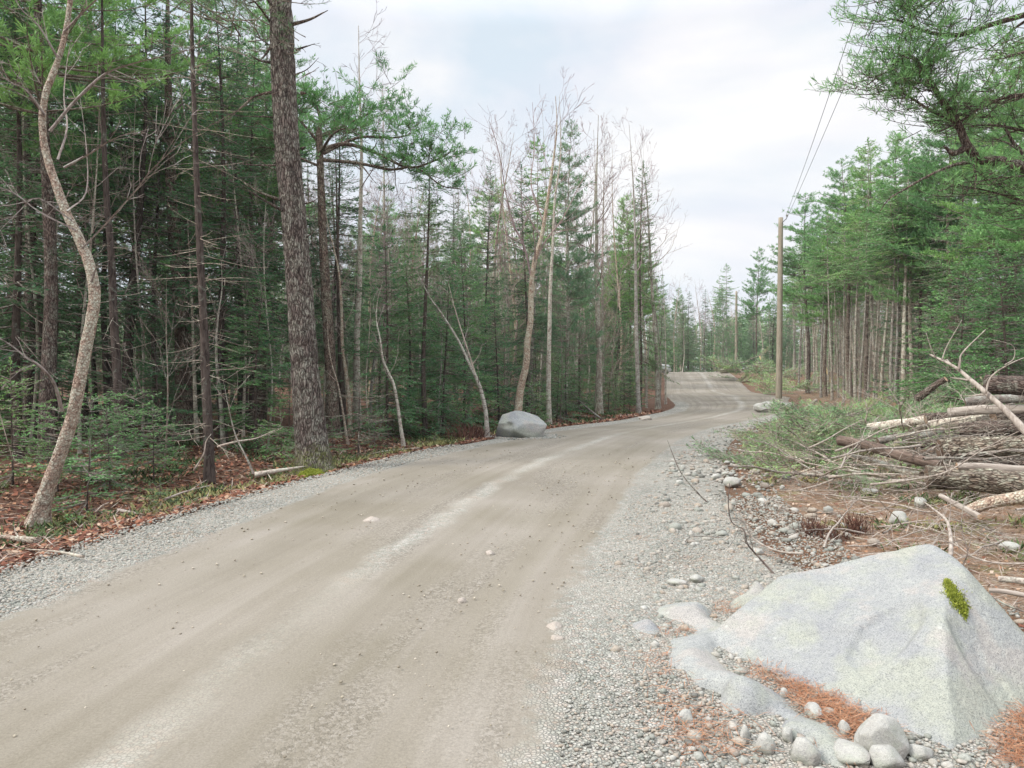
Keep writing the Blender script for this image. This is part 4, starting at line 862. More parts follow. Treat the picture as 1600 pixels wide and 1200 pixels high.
follow('maple_tree', 'thin crooked pale stem curving in the gloom right of the big pine', 'maple', [(545, 640), (530, 610), (520, 575), (514, 545), (512, 510), (514, 470)], 15.5, .028, 'bark_maple', 'twig_pale', .4, 4, .15, 22, minr=.003)
follow('spruce_tree', 'straight dark bare spruce trunk with dead side twigs, between the maple and the big pine', 'spruce', [(328, 742), (326, 690), (322, 600), (318, 500), (313, 400), (308, 300), (304, 180), (300, 60), (298, -80), (296, -200)], 10.8, .075, 'bark_dark', 'twig_dead', .9, 3, .1, 23, dead=120)
follow('pine_tree', 'thick grey pine trunk in the wood behind the dark spruce trunk', 'pine', [(290, 690), (288, 600), (284, 500), (276, 400), (268, 300), (264, 180), (262, 60), (262, -100)], 16, .20, 'bark_pine', 'twig_dark', .5, 9, .25, 24, dead=60)
follow('maple_tree', 'pale mottled stem behind the crooked maple, far left', 'maple', [(75, 690), (74, 600), (73, 540), (78, 480), (82, 430), (86, 380), (100, 300)], 13, .055, 'bark_birch', 'twig_pale', .4, 6, .2, 25)
follow('spruce_tree', 'tall dark spruce trunk rising beside the crooked maple into the crowns', 'spruce', [(188, 700), (184, 600), (178, 500), (174, 400), (166, 300), (162, 200), (160, 60), (158, -100)], 12.5, .085, 'bark_dark', 'twig_dead', .9, 3, .1, 26, dead=110)
follow('birch_tree', 'slim pale birch seen in the wood left of the dark spruce trunk', 'birch', [(308, 680), (304, 600), (302, 540), (300, 480), (296, 400), (292, 330)], 15, .045, 'bark_birch', 'twig_pale', .5, 5, .2, 27)
follow('birch_tree', 'slim pale birch pair stem just right of the dark spruce trunk', 'birch', [(350, 690), (344, 620), (338, 560), (340, 500), (347, 450), (345, 400)], 14.2, .045, 'bark_birch', 'twig_pale', .5, 5, .2, 28)
follow('maple_tree', 'thin pale sapling leaning left near the fallen branch by the big pine', 'maple', [(402, 740), (385, 715), (368, 680), (358, 640), (350, 600), (347, 585)], 11.6, .016, 'bark_birch', 'twig_pale', .5, 3, .2, 29, minr=.0025)
follow('spruce_tree', 'dark spruce trunk right of the big pine with broken branch stubs', 'spruce', [(538, 690), (534, 600), (530, 500), (528, 400), (526, 300), (524, 230)], 17.5, .085, 'bark_dark', 'twig_dark', .8, 3, .1, 31, dead=60)

# flat-topped pine behind the big one: its boughs reach right over the birches
rng = np.random.RandomState(77)
def umbrella(rel, loc):
    pp = catmull(rel, 5); zl = np.r_[0, np.cumsum(np.linalg.norm(np.diff(pp, axis=0), axis=1))]; tm = MB(); add_tube(tm, pp, np.interp(zl / zl[-1], [0, .1, 1], [.2, .145, .07]), 12, 0, cap=False, rough=.06)
    acc = []; cm = MB(); B = []
    for b_, r0 in [([(500, 235), (540, 225), (590, 240), (640, 262), (690, 246), (705, 236)], .055), ([(505, 250), (560, 255), (610, 265), (650, 262), (690, 290), (720, 295)], .045), ([(495, 215), (540, 195), (575, 178), (585, 160)], .04),
                   ([(500, 225), (470, 190), (450, 170), (430, 175)], .04), ([(500, 215), (500, 185), (495, 165)], .05), ([(505, 240), (560, 215), (620, 215), (650, 205)], .04), ([(500, 260), (450, 240), (410, 230), (370, 240)], .035),
                   ([(500, 240), (520, 210, 15), (540, 200, 14.5)], .04), ([(500, 240), (520, 210, 18.5), (540, 205, 19.5)], .04)]:
        branchpts(acc, rng, loc, b_, 17, r0, 5)
        w_ = catmull(PW(b_, 17) - loc, 5)
        for q_ in w_[int(len(w_) * .38):]:
            for _ in range(3): B.append(q_ + rng.normal(0, .22, 3) + [0, 0, .10])
    seg_mesh(cm, acc); base = np.array(B); nb = len(base); az = rng.uniform(0, 6.28, nb)
    d = nrm(np.stack([np.cos(az), np.sin(az), rng.uniform(.0, .7, nb)], 1)); Ln = rng.uniform(.35, .85, nb)
    fronds(cm, rng, base, d, Ln, np.full(nb, .05), np.full(nb, .2), np.full(nb, .007), dens=14, twf=.3, tmin=.08, bdens=60, bl=.12, bw=.017, mode='pine')
    return {'trunk': tm.mesh('trunk', [M['bark_pine']]), 'crown': cm.mesh('crown', [M['bark_pine'], M['fir']])}
hero('pine_tree', 'flat-topped green pine behind the big trunk, long bough reaching right above the birches', 'pine', [(522, 690), (518, 600), (512, 500), (506, 400), (502, 300), (498, 200)], 17, umbrella)

# overhanging pine at the upper right: trunk just outside, the big limb comes in from the right
rng = np.random.RandomState(78)
def overhang(rel, loc):
    pp = catmull(rel, 5); zl = np.r_[0, np.cumsum(np.linalg.norm(np.diff(pp, axis=0), axis=1))]; tm = MB(); add_tube(tm, pp, np.interp(zl / zl[-1], [0, .05, 1], [.36, .27, .06]), 16, 0, cap=False, rough=.06)
    acc = []; cm = MB(); B = []; Y = 9.2
    big_ = [([(1735, 330, 9.6), (1680, 290, 9.4), (1600, 262), (1560, 252), (1530, 248), (1510, 225), (1495, 190), (1470, 155), (1450, 120), (1435, 100), (1415, 80)], .085, .72, 4),
            ([(1525, 252), (1490, 258), (1450, 275), (1415, 295), (1390, 310), (1375, 330)], .026, 1.1, 6), ([(1510, 230), (1490, 240), (1475, 228)], .05, 2, 0),
            ([(1715, 190, 9.5), (1640, 155, 9.2), (1580, 150), (1530, 170), (1500, 190), (1470, 205)], .04, .35, 8), ([(1710, 60, 9.5), (1640, 20, 9.2), (1560, 35), (1500, 55), (1450, 50), (1410, 34), (1385, 28)], .045, .35, 8),
            ([(1490, 190), (1450, 170), (1410, 145), (1385, 142), (1355, 136)], .02, .1, 4), ([(1455, 125), (1430, 130), (1420, 118), (1410, 105)], .018, .1, 3), ([(1700, -40, 9.5), (1600, -50), (1500, -20), (1450, 0), (1430, 15)], .045, .3, 8),
            ([(1720, 250, 9.7), (1640, 215, 9.8), (1580, 200, 10), (1540, 195, 10.2), (1500, 200, 10.3)], .035, .35, 6), ([(1720, 400, 9.6), (1650, 340, 9.5), (1600, 315, 9.4), (1550, 300, 9.4), (1500, 290, 9.5)], .03, .3, 6),
            ([(1600, 275, 9.2), (1560, 278, 9.2), (1530, 283, 9.2)], .018, .8, 3), ([(1520, 255, 9.2), (1525, 280, 9.1), (1510, 300, 9.0)], .018, .9, 6), ([(1715, 130, 9.5), (1660, 90, 9), (1610, 80, 8.6), (1570, 90, 8.4)], .03, .3, 5),
            ([(1715, 20, 9.5), (1680, -10, 9), (1620, -60, 8.6), (1560, -90, 8.4)], .03, .3, 5), ([(1700, -150, 9.5), (1600, -160), (1500, -130), (1430, -110)], .04, .3, 5)]
    for b_, r0, f0, kd in big_:
        branchpts(acc, rng, loc, b_, Y, r0, kd); w_ = catmull(PW(b_, Y) - loc, 6)
        if f0 < 1:
            for q_ in w_[int(len(w_) * f0):]:
                for _ in range(3): B.append(q_ + rng.normal(0, .15, 3) * [1, 1, .6] + [0, 0, .04])
    seg_mesh(cm, acc); base = np.array(B); nb = len(base); az = rng.uniform(0, 6.28, nb)
    d = nrm(np.stack([np.cos(az) - .35, np.sin(az), rng.uniform(-.15, .5, nb)], 1)); Ln = rng.uniform(.28, .7, nb)
    fronds(cm, rng, base, d, Ln, np.full(nb, .05), np.full(nb, .2), np.full(nb, .006), dens=14, twf=.3, tmin=.06, bdens=56, bl=.10, bw=.010, mode='pine', twigr=.0025)
    return {'trunk': tm.mesh('trunk', [M['bark_pine']]), 'crown': cm.mesh('crown', [M['bark_pine'], M['pine']])}
hero('pine_tree', 'overhanging pine at the upper right corner whose heavy grey limb forks over the clearing', 'pine', [(1740, 800, 9.6), (1738, 600, 9.6), (1735, 330, 9.6), (1720, 100, 9.5), (1700, -150, 9.5), (1690, -350, 9.5)], 9.6, overhang)

# picked spruces, pines and bare trees: kind, variant, px, Y, top py, label, width factor
PICK = [('spruce', 1, 760, 24, 248, 'narrow dark spruce with a thin pointed top left of the forked maple', .62), ('spruce', 3, 822, 23, 250, 'dense blue-green spruce with a bushy top just left of the birch tops', .8),
        ('pale', 0, 882, 25, 182, 'tall pale green pine among bare tops right of the forked maple', .9), ('spruce', 0, 1000, 30, 250, 'spruce with a tufted dark top at the right end of the left wood', .72),
        ('thin', 1, 665, 17.5, 215, 'open spruce with sparse upswept branches right of the flat-topped pine', 1.2), ('fir', 2, 605, 17, 345, 'dense green fir under the flat-topped pine', .95), ('fir', 0, 690, 18, 405, 'round green fir left of the leaning birch', 1.0),
        ('fir', 2, 726, 20, 360, 'dark bushy fir between the leaning birch and the narrow spruce', .9), ('fir', 2, 640, 22, 380, 'green fir behind the zigzag birch stem', 1.1), ('fir', 0, 780, 21, 450, 'green fir just behind the boulder and left of the forked maple', 1.0),
        ('fir', 2, 905, 27, 450, 'green fir between the straight birch and the bare larch', 1.1), ('fir', 0, 960, 29, 485, 'pale green fir between the larch and the white spotted birch', 1.1), ('fir', 1, 885, 24, 540, 'low green fir at the foot of the larch', 1.2),
        ('spruce', 2, 700, 27, 270, 'tall shaggy spruce behind the leaning birch', .8), ('fir', 2, 400, 14, 430, 'light green fir with level boughs left of the big pine', 1.25), ('fir', 0, 250, 14, 470, 'dark fir behind the saplings left of the dark spruce trunk', 1.1),
        ('spruce', 0, 350, 15, -40, 'tall full spruce behind the dark trunk left of the big pine', 1.15), ('spruce', 2, 200, 15.5, -90, 'tall drooping spruce between the crooked maple and the grey pine trunk', 1.2), ('spruce', 0, 30, 13, -120, 'tall dark spruce at the left edge behind the crooked maple', 1.1),
        ('pine', 0, 290, 19, -60, 'high-crowned pine above the dark spruce left of the big pine', 1.1), ('pine', 2, 130, 18, -100, 'high-crowned pine above the crooked maple', 1.1), ('pine', 1, 985, 33, 300, 'yellow-green pine whose boughs reach toward the road from the left wood', .75),
        ('pine', 2, 1000, 38, 350, 'pine with long level boughs reaching right at the end of the left wood', .85), ('larch', 0, 603, 30, 120, 'slender bare larch top against the sky right of the birch', .8), ('bare', 1, 770, 27, 190, 'bare spreading tree left of the forked maple top', 1.15),
        ('bare', 3, 905, 29, 170, 'bare tree with many fine upright twigs above the straight birch', .95), ('larch', 1, 942, 31, 205, 'bare pink larch top against the sky right of the pale pine', .8), ('bare', 1, 800, 31, 215, 'bare tree with a broad airy top behind the dense spruce', 1),
        ('bare', 0, 520, 24, 150, 'bare tree with a forked airy top just right of the big pine', .6), ('bare', 3, 590, 25, 190, 'bare tree behind the high birch top', .6), ('bare', 2, 650, 25, 235, 'pale bare tree above the open spruce', .6), ('bare', 0, 700, 26, 255, 'bare tree rising left of the narrow dark spruce', .6),
        ('bare', 1, 735, 28, 225, 'bare twiggy tree left of the narrow spruce top', .7), ('bare', 3, 790, 25, 175, 'bare twiggy tree directly behind the forked maple', .6), ('bare', 0, 845, 27, 165, 'bare tree whose top is highest above the straight birch', .7), ('bare', 2, 890, 28, 190, 'bare tree standing in front of the pale pine', .7),
        ('bare', 1, 965, 30, 210, 'bare tree between the larch top and the tufted spruce', .7), ('bare', 0, 1010, 31, 200, 'bare tree behind the tufted spruce top', .7), ('bare', 3, 1030, 34, 300, 'bare tree leaning out at the right end of the left wood', .8),
        ('bare', 2, 45, 14, -40, 'slim pale bare tree left of the crooked maple', .6), ('bare', 0, 125, 13.5, 20, 'slim pale bare tree showing right of the crooked maple trunk', .6), ('bare', 2, 222, 15, 60, 'slim pale bare tree between the tall drooping spruce and the grey pine', .6), ('bare', 0, 380, 16, 100, 'slim pale bare tree just left of the big pine', .6),
        ('bare', 2, 418, 14.5, 230, 'short slim bare tree against the left side of the big pine', .6), ('bare', 0, 505, 18, 250, 'slim bare tree close behind the big pine on its right', .6), ('bare', 2, 578, 17, 330, 'slim pale bare tree right of the grey-green sapling', .6), ('bare', 0, 685, 19, 320, 'slim pale bare tree behind the red bush', .6),
        # beyond and to the right of the rise
        ('pine', 0, 1182, 82, 385, 'solitary layered pine rising behind the two utility poles', .85), ('spruce', 0, 1075, 88, 455, 'small spruce on the skyline left of the crest', 1), ('spruce', 3, 1100, 95, 450, 'pointed spruce on the skyline above the crest', 1), ('bare', 1, 1118, 90, 445, 'bare pinkish tree above the crest of the road', 1.5),
        ('bare', 0, 1100, 84, 490, 'bare crooked tree left of the middle of the crest', 1.3), ('bare', 2, 1066, 80, 485, 'bare pale tree at the left of the crest', 1.4), ('spruce', 1, 1208, 80, 470, 'dark bushy spruce right of the far utility pole', 1.5),
        # right side
        ('pine', 0, 1262, 46, 300, 'pine with ragged left-reaching boughs right of the near utility pole', 1.15), ('pine', 2, 1330, 38, 245, 'broad light green pine at the near end of the pole stand', 1.0), ('pine', 1, 1400, 31, 200, 'tall pine over the grey stems right of the clearing', .9), ('pine', 0, 1290, 41, 345, 'low bright green pine top right of the near utility pole', 1.1),
        ('pine', 2, 1480, 25, 130, 'tall pine behind the overhanging limb on the right', .9), ('pine', 0, 1570, 20, 60, 'tall pine at the right edge behind the overhanging limb', .9), ('pine', 1, 1440, 27, 235, 'green pine crown in the notch below the overhanging limb', 1.0),
        ('spruce', 0, 1545, 19, 120, 'dark spruce in the shade behind the log pile', 1), ('spruce', 2, 1495, 23, 180, 'dark drooping spruce left of the shade behind the log pile', 1), ('pine', 1, 1640, 16, 0, 'dark spruce at the right edge behind the logs', 1.1),
        ('brightfir', 0, 1575, 14.2, 368, 'bright green fir hanging over the log pile at the right', 1.15), ('brightfir', 1, 1495, 17.5, 400, 'bright green fir left of the one over the log pile', 1.15), ('fir', 1, 1462, 25, 560, 'low green fir behind the long bare branch', 1), ('fir', 1, 1420, 24, 585, 'low green fir at the foot of the grey stems', 1)]
PR['stub', 0] = PR['spruce', 0]
HGT = {}
def height_of(kind, var):
    if (kind, var) not in HGT:
        me = PR[kind, var]['crown']; a = np.zeros(len(me.vertices) * 3); me.vertices.foreach_get('co', a); HGT[kind, var] = a.reshape(-1, 3)[:, 2].max()
    return HGT[kind, var]
rng = np.random.RandomState(5)
for kind, var, px, Y, top, lab, wf in PICK:
    g = G(px, Y); hgt = EYE - (top - HOR) / F * Y - g[2]; s = hgt / height_of(kind, var)
    plant(kind, var, g[0], g[1], rng.uniform(0, 6.28), s, lab, sxy=wf * min(1.25, max(.8, 1 / max(s, .2))) if s > 1 else wf)

# the rest of the woods, one tree at a time
def near(x, y, d):
    return any((x - a) ** 2 + (y - b_) ** 2 < d * d for a, b_ in TREES)
KINDS = {'spruce': 'full-crowned dark spruces', 'thin': 'thin dead-limbed spruces', 'fir': 'bushy green firs', 'stem': 'grey dead-twigged stems', 'pine': 'tall tufted pines',
         'pale': 'pale green pines', 'bare': 'leafless hardwoods', 'larch': 'leafless larches', 'snag': 'dead grey trunks', 'shrub': 'bare twiggy shrubs'}
ONES = ['', 'first', 'second', 'third', 'fourth', 'fifth', 'sixth', 'seventh', 'eighth', 'ninth', 'tenth', 'eleventh', 'twelfth', 'thirteenth', 'fourteenth', 'fifteenth', 'sixteenth', 'seventeenth', 'eighteenth', 'nineteenth']
def ordinal(n):
    if n < 20: return ONES[n]
    t_ = {2: 'twent', 3: 'thirt', 4: 'fort', 5: 'fift', 6: 'sixt', 7: 'sevent', 8: 'eight', 9: 'ninet'}[n // 10]
    return t_ + 'ieth' if n % 10 == 0 else t_ + 'y-' + ONES[n % 10]
cnt = {}
FILLED = {}
def fill(zone, where, n, region, mix, dmin, hs, tries=40, pw=1.0):
    made = 0; ks = list(mix); pr = np.array([mix[k] for k in ks]); pr = pr / pr.sum(); guard = 0
    while made < n and guard < n * tries:
        guard += 1; x, y = region(rng)
        if x is None or near(x, y, dmin * rng.uniform(.7, 1.3)): continue
        k = ks[rng.choice(len(ks), p=pr)]; vs = [v for (kk_, v) in PR if kk_ == k]; v = vs[rng.randint(len(vs))]
        s = rng.uniform(*hs) * (1 if k != 'fir' else rng.uniform(.6, 1.0))
        e = plant(k, v, x, y, rng.uniform(0, 6.28), s, 'tree'); made += 1
        FILLED.setdefault((KINDS[k], where), []).append((pxof(x, y), e))
    cnt[zone] = made
def reg(y0, y1, px0, px1, left=None, right=None, pw=.7):
    def f(r):
        y = y0 + (y1 - y0) * r.uniform() ** pw; px = r.uniform(px0, px1); x = (px - 800) / F * y
        if left is not None and x > float(fGL(y)) - left: return None, None
        if right is not None and x < right(y): return None, None
        return x, y
    return f
front = lambda y: np.interp(y, [14, 24, 28, 34, 50, 70, 90], [11.0, 14.0, 14.8, 16.2, 20.5, 25.5, 29])
fill('a', 'deep in the far left wood', 46, reg(12, 26, -160, 230, 2.6), {'spruce': 2, 'thin': 3.5, 'snag': 1.5, 'pine': 2.5, 'fir': 5, 'bare': 2.5}, 1.3, (.85, 1.1))
fill('b', 'in the wood left of the big pine', 40, reg(14, 28, 230, 425, 3.0), {'spruce': 1.5, 'thin': 3.5, 'snag': 1.5, 'pine': 1.5, 'fir': 4.5, 'bare': 2.5}, 1.3, (.8, 1.05))
fill('c', 'between big pine and leaning birch', 40, reg(18, 34, 480, 770, 2.2), {'spruce': 1, 'thin': 1.5, 'fir': 3, 'bare': 6.5, 'snag': .6, 'pale': 3}, 1.5, (.62, .9))
fill('d', 'between left boulder and road bend', 50, reg(22, 42, 760, 1050, 1.6), {'spruce': 1, 'thin': .7, 'fir': 3.5, 'bare': 7, 'larch': 1, 'pale': 4, 'stem': 1.5}, 1.4, (.62, .86))
fill('e', 'far back in the left wood', 50, reg(28, 60, 380, 1040, 2), {'spruce': 2, 'pale': 3, 'bare': 2, 'fir': 1.2, 'thin': 1, 'pine': 1}, 2.0, (.75, 1.05))
fill('f', 'beside the rising road on its left', 18, reg(40, 78, 940, 1060, 1.2), {'bare': 3, 'stem': 2, 'spruce': 1, 'pale': 2, 'fir': 1.5}, 1.6, (.6, .85))
fill('g', 'beyond the crest of the road', 66, reg(80, 118, 1010, 1240, None), {'spruce': 2, 'bare': 5, 'pale': 2.5, 'stem': 1, 'fir': 1.5}, 2.0, (.8, 1.15))
fill('h', 'in the stand right of the utility pole', 74, reg(30, 74, 1238, 1440, None, front), {'stem': 8, 'bare': 1.6, 'pine': .9, 'snag': .8}, 1.25, (.78, 1.02), pw=1.0)
fill('l', 'along the edge of the left wood', 34, reg(11, 32, 60, 1040, 1.3), {'shrub': 1}, .8, (.7, 1.1))
fill('m', 'before the right stand', 26, reg(17, 45, 1240, 1560, None, lambda y: front(y) - .8), {'shrub': 1}, .9, (.6, 1.0))
fill('i', 'in the shade behind the logs', 46, reg(16.5, 40, 1400, 1720, None, front), {'stem': 5, 'spruce': 2.5, 'thin': 2, 'pine': 1.2, 'fir': 1}, 1.35, (.85, 1.1))
fill('k', 'far back in the right wood', 26, reg(45, 95, 1250, 1600, None, lambda y: front(y) + 6), {'pale': 2, 'spruce': 2, 'stem': 2, 'bare': 1}, 2.4, (.9, 1.15))
# a tight front row of grey stems at the clearing's edge
for i, (px, Y, tp, rr_) in enumerate([(1300, 36, 330, 1), (1318, 34, 330, .9), (1336, 31.5, 320, 1.25), (1343, 30.5, 330, 1.1), (1376, 29, 300, 1.35), (1392, 27.5, 280, 1.2), (1398, 27, 300, 1.1), (1411, 26.2, 230, 1.55), (1424, 26.8, 240, 1.3), (1356, 33, 330, .9), (1365, 30, 330, .9), (1283, 40, 340, 1), (1294, 43, 350, .9), (1310, 39, 340, .9), (1328, 37, 340, .8), (1260, 50, 350, .9), (1248, 54, 360, 1), (1272, 52, 350, 1)]):
    g = G(px, Y); hgt = EYE - (tp - HOR) / F * Y; s = hgt / height_of('stem', i % 3)
    plant('stem', i % 3, g[0], g[1], rng.uniform(0, 6.28), s, ['first', 'second', 'third', 'fourth', 'fifth', 'sixth', 'seventh', 'eighth', 'ninth', 'tenth', 'eleventh', 'twelfth', 'thirteenth', 'fourteenth', 'fifteenth', 'sixteenth', 'seventeenth', 'eighteenth'][sorted([1300, 1318, 1336, 1343, 1376, 1392, 1398, 1411, 1424, 1356, 1365, 1283, 1294, 1310, 1328, 1260, 1248, 1272]).index(px)] + ' from left of the front-row grey stems right of the pole', 'front row of grey stems at the edge of the clearing', sxy=rr_)
for (kd_, wh_), lst in FILLED.items():
    lst.sort(key=lambda q: q[0])
    for i, (_, e) in enumerate(lst):
        e['group'] = kd_ + ' ' + wh_
        e['label'] = ('only one of the ' if len(lst) == 1 else ordinal(i + 1) + ' from left of the ') + kd_ + ' ' + wh_
print('fill', cnt)

# saplings and low plants along the wood edge
SAP = [(140, 10.0, 1, .85, 'bright green fir sapling close to the right of the crooked maple'), (172, 9.6, 2, .5, 'feathery bright green fir sapling right behind the crooked maple foot'), (240, 10.4, 1, .75, 'bright green fir sapling nearest the dark spruce trunk'), (135, 8.6, 0, 1.0, 'low fir sapling at the foot of the crooked maple'),
       (252, 8.9, 0, .38, 'tiny fir seedling alone on the leaf litter near the gravel'), (60, 7.1, 0, .16, 'tiny green seedling on the litter at the lower left'), (210, 11, 1, .9, 'fir sapling behind the two feathery ones'), (90, 9.4, 1, .8, 'dark fir sapling behind the maple foot'),
       (20, 9.8, 2, .7, 'dark fir sapling at the left edge'), (440, 13.2, 0, 1.0, 'low dark green fir sapling left of the big pine'), (465, 12.6, 0, .7, 'small sapling touching the big pine at its left'), (520, 14.4, 0, .6, 'small rounded green sapling right of the big pine'),
       (655, 17.5, 1, .7, 'low green fir sapling left of the red bush'), (690, 17.8, 0, 1.1, 'spreading green sapling just left of the red bush'), (585, 15.5, 0, .8, 'green sapling between the grey-green sapling and the zigzag birch'), (680, 15.8, 0, .35, 'tiny green seedling on the litter before the red bush'),
       (870, 22.5, 2, .8, 'green sapling right of the straight birch'), (905, 24, 1, 1, 'green sapling at the foot of the larch'), (950, 26.5, 2, .8, 'green sapling right of the larch'), (975, 27.5, 1, 1.1, 'green sapling left of the white spotted birch'), (830, 20.5, 1, .9, 'green sapling right behind the boulder'),
       (1000, 62, 2, 1.2, 'green sapling left of the boulder on the crest'), (1075, 84, 2, 1.8, 'bright green sapling beyond the crest, left'), (1100, 82, 2, 1.5, 'bright green sapling beyond the crest, right'), (1480, 17, 2, .9, 'green sapling behind the log pile'), (1525, 13.5, 1, .9, 'green sapling behind the long bare branch'), (1440, 20, 1, .9, 'green sapling before the grey stems')]
for px, Y, v, s, lb in SAP:
    g = G(px, Y); plant('sapling', v, g[0], g[1], rng.uniform(0, 6.28), s, lb)
g = G(560, 13.6); plant('grey_sapling', 0, g[0], g[1], 1.0, 1.0, 'grey-green spruce sapling on a bare stem right of the big pine')
SCAT = []
for i in range(60):
    if i > 45:
        y = rng.uniform(38, 72); plant_x = float(fGL(y)) - rng.uniform(.3, 2.5); e = plant('sapling', rng.randint(3), plant_x, y, rng.uniform(0, 6.28), rng.uniform(.5, 1.1), 'sapling'); SCAT.append((pxof(plant_x, y), e)); continue
    y = rng.uniform(9, 34); x = float(fGL(y)) - rng.uniform(1.3, 5) - (1.5 if y < 14 else 0)
    if near(x, y, .6): continue
    e = plant('sapling', rng.randint(3), x, y, rng.uniform(0, 6.28), rng.uniform(.35, .9), 'sapling'); SCAT.append((pxof(x, y), e))
SCAT.sort(key=lambda q: q[0])
for i, (_, e) in enumerate(SCAT): e['label'] = ordinal(i + 1) + ' from left of the scattered low fir saplings along the left wood'; e['group'] = 'scattered saplings along the left wood'
# ------------------------------------------------------------------ the far-off wood that closes the view
rng = np.random.RandomState(900); mb = MB()
def far_tree(x, y, h, Rm, k, conif, tn):
    z0 = float(T(x, y)); segs(mb, [[x, y, z0]], [[x, y, z0 + h]], .11, .03, 4, 1, .3)
    t = rng.uniform(0.02, 1, k) ** .8; zz = (1 - t) if conif else rng.uniform(.3, 1, k); r_ = Rm * (t if conif else np.sin(zz * 2.7)) * np.sqrt(rng.uniform(.1, 1, k)); az = rng.uniform(0, 6.28, k)
    zz = .04 + .96 * zz; Pb = np.stack([x + r_ * np.cos(az), y + r_ * np.sin(az), z0 + zz * h], 1)
    D = nrm(np.stack([np.cos(az), np.sin(az), rng.uniform(-.3, .4, k)], 1) + rng.normal(0, .3, (k, 3))); W = nrm(np.cross(D, rng.normal(0, 1, (k, 3))))
    sz = .0052 * y; blades(mb, Pb, D, W, sz * rng.uniform(.7, 1.4, k), sz * .42 * rng.uniform(.6, 1.3, k), 0, np.clip(tn + rng.normal(0, .13, k), 0, 1))
for i in range(900):
    y = rng.uniform(48, 130); px = rng.uniform(-260, 1900); x = (px - 800) / F * y
    if float(fGL(min(y, 95))) - 4 < x < float(fGR(min(y, 95))) + (9 if y < 90 else 0) and y < 100: continue
    if 980 < px < 1260 and y < 98: continue
    hh = rng.uniform(6.5, 9.5) * (.8 if px < 420 else (1.3 if 980 < px < 1260 else 1)); far_tree(x, y, hh, rng.uniform(1.3, 2.2), 420, rng.uniform() < .75, rng.uniform(.2, .85))
tag(mb.build('distant_wood', [M['farpine'], M['bark_grey']]), 'far-off mixed wood closing the view behind the nearer trees', 'wood', kind='stuff')

# ------------------------------------------------------------------ utility poles and wires
def pole(px, Y, top, lean, label):
    g = G(px, Y); h = EYE - (top - HOR) / F * Y - g[2]; e = empty('utility_pole', tuple(g), label, 'utility pole')
    n = 20; z = np.linspace(-.3, h, n); mb = MB(); add_tube(mb, np.stack([lean * z / h, 0 * z, z], 1), np.interp(z, [-.3, h], [.165, .115]), 20, 0, True, rough=.012); mb.build('pole', [M['pole']], e)
    mb = MB(); add_tube(mb, [[lean + .02, -.13, h - .3], [lean + .22, -.2, h - .08], [lean + .24, -.2, h + .04]], [.02, .02, .035], 8); mb.build('bracket', [M['wire']], e)
    mb = MB(); add_tube(mb, [[lean + .24, -.2, h + .03], [lean + .24, -.2, h + .08], [lean + .24, -.2, h + .14]], [.05, .06, .03], 10); mb.build('insulator', [M['rock']], e)
    return g, h, lean
g1, h1, _ = pole(1217, 38, 340, .1, 'near utility pole of bare yellowish wood standing at the right of the road bend')
pole(1150, 85, 455, .05, 'far thin utility pole on the rise beyond the pinkish boulders')
top = np.array([g1[0] + .3, g1[1] - .2, g1[2] + h1 + .1])
for (px, label, dz) in [(1345, 'left one of the two thin wires running from the near pole over the clearing', 0), (1376, 'right one of the two thin wires running from the near pole over the clearing', -.25)]:
    a = top + [0, 0, dz]; m1 = P(px, 0, 15); d = m1 - a; b_ = a + d * 1.9; b_[2] = a[2] + .3
    t = np.linspace(0, 1, 40)[:, None]; mid_t = 1 / 1.9; need = (a + (b_ - a) * mid_t)[2] - m1[2]; sag = need / (4 * mid_t * (1 - mid_t))
    pts = a + (b_ - a) * t - np.array([0, 0, 1]) * sag * 4 * t * (1 - t)
    mb = MB(); add_tube(mb, pts, .008, 6); tag(mb.build('power_line', [M['wire']]), label, 'wire')

# ------------------------------------------------------------------ logs
def log(p0, p1, r0, r1, matn, endm, label, seed=1, cut=(1, 1), bend=0.0, name='log', group=None, bump_=.06):
    p0, p1 = np.array(p0, float), np.array(p1, float); Ln = np.linalg.norm(p1 - p0); r_ = np.random.RandomState(seed); n = max(8, int(Ln / .06)); sides = 22
    z = np.linspace(0, Ln, n); pp = np.stack([bend * np.sin(z / Ln * math.pi), bend * .4 * np.sin(z / Ln * 6.28), z], 1); rr = np.interp(z, [0, Ln], [r0, r1])
    V, Q, _ = tube(pp, rr, sides, False); V = V.reshape(n, sides, 3)
    for i in range(n):
        for j in range(sides):
            v = V[i, j]; h = mn.noise(Vector((v[0] * 9, v[1] * 9, v[2] * 2.5 + seed * 7))) + .4 * mn.noise(Vector((v[0] * 30, v[1] * 30, v[2] * 9 + seed)))
            dvec = v - pp[i]; V[i, j] = v + dvec * h * bump_ * 2
    e = empty(name, tuple(p0), label, 'log', group); e.rotation_euler = Vector(p1 - p0).to_track_quat('Z', 'Y').to_euler()
    obj('bark', mesh_np('bark', V.reshape(-1, 3), [Q], [M[matn]], smooth=True), e)
    for k, i in enumerate((0, n - 1)):
        ring = V[i] * 1.0; c = ring.mean(0); mid = c + (ring - c) * .5; nud = .004 * (-1 if k == 0 else 1); VV = np.vstack([ring, mid + [0, 0, nud], c + [0, 0, nud * .5]])
        j = np.arange(sides); j2 = (j + 1) % sides; q_ = np.stack([j, j2, sides + j2, sides + j], 1); t_ = np.stack([sides + j, sides + j2, np.full(sides, 2 * sides)], 1)
        if k == 0: q_, t_ = q_[:, ::-1], t_[:, ::-1]
        obj('cut_end', mesh_np('cut_end', VV, [t_, q_], [M[endm]]), e)
    return e
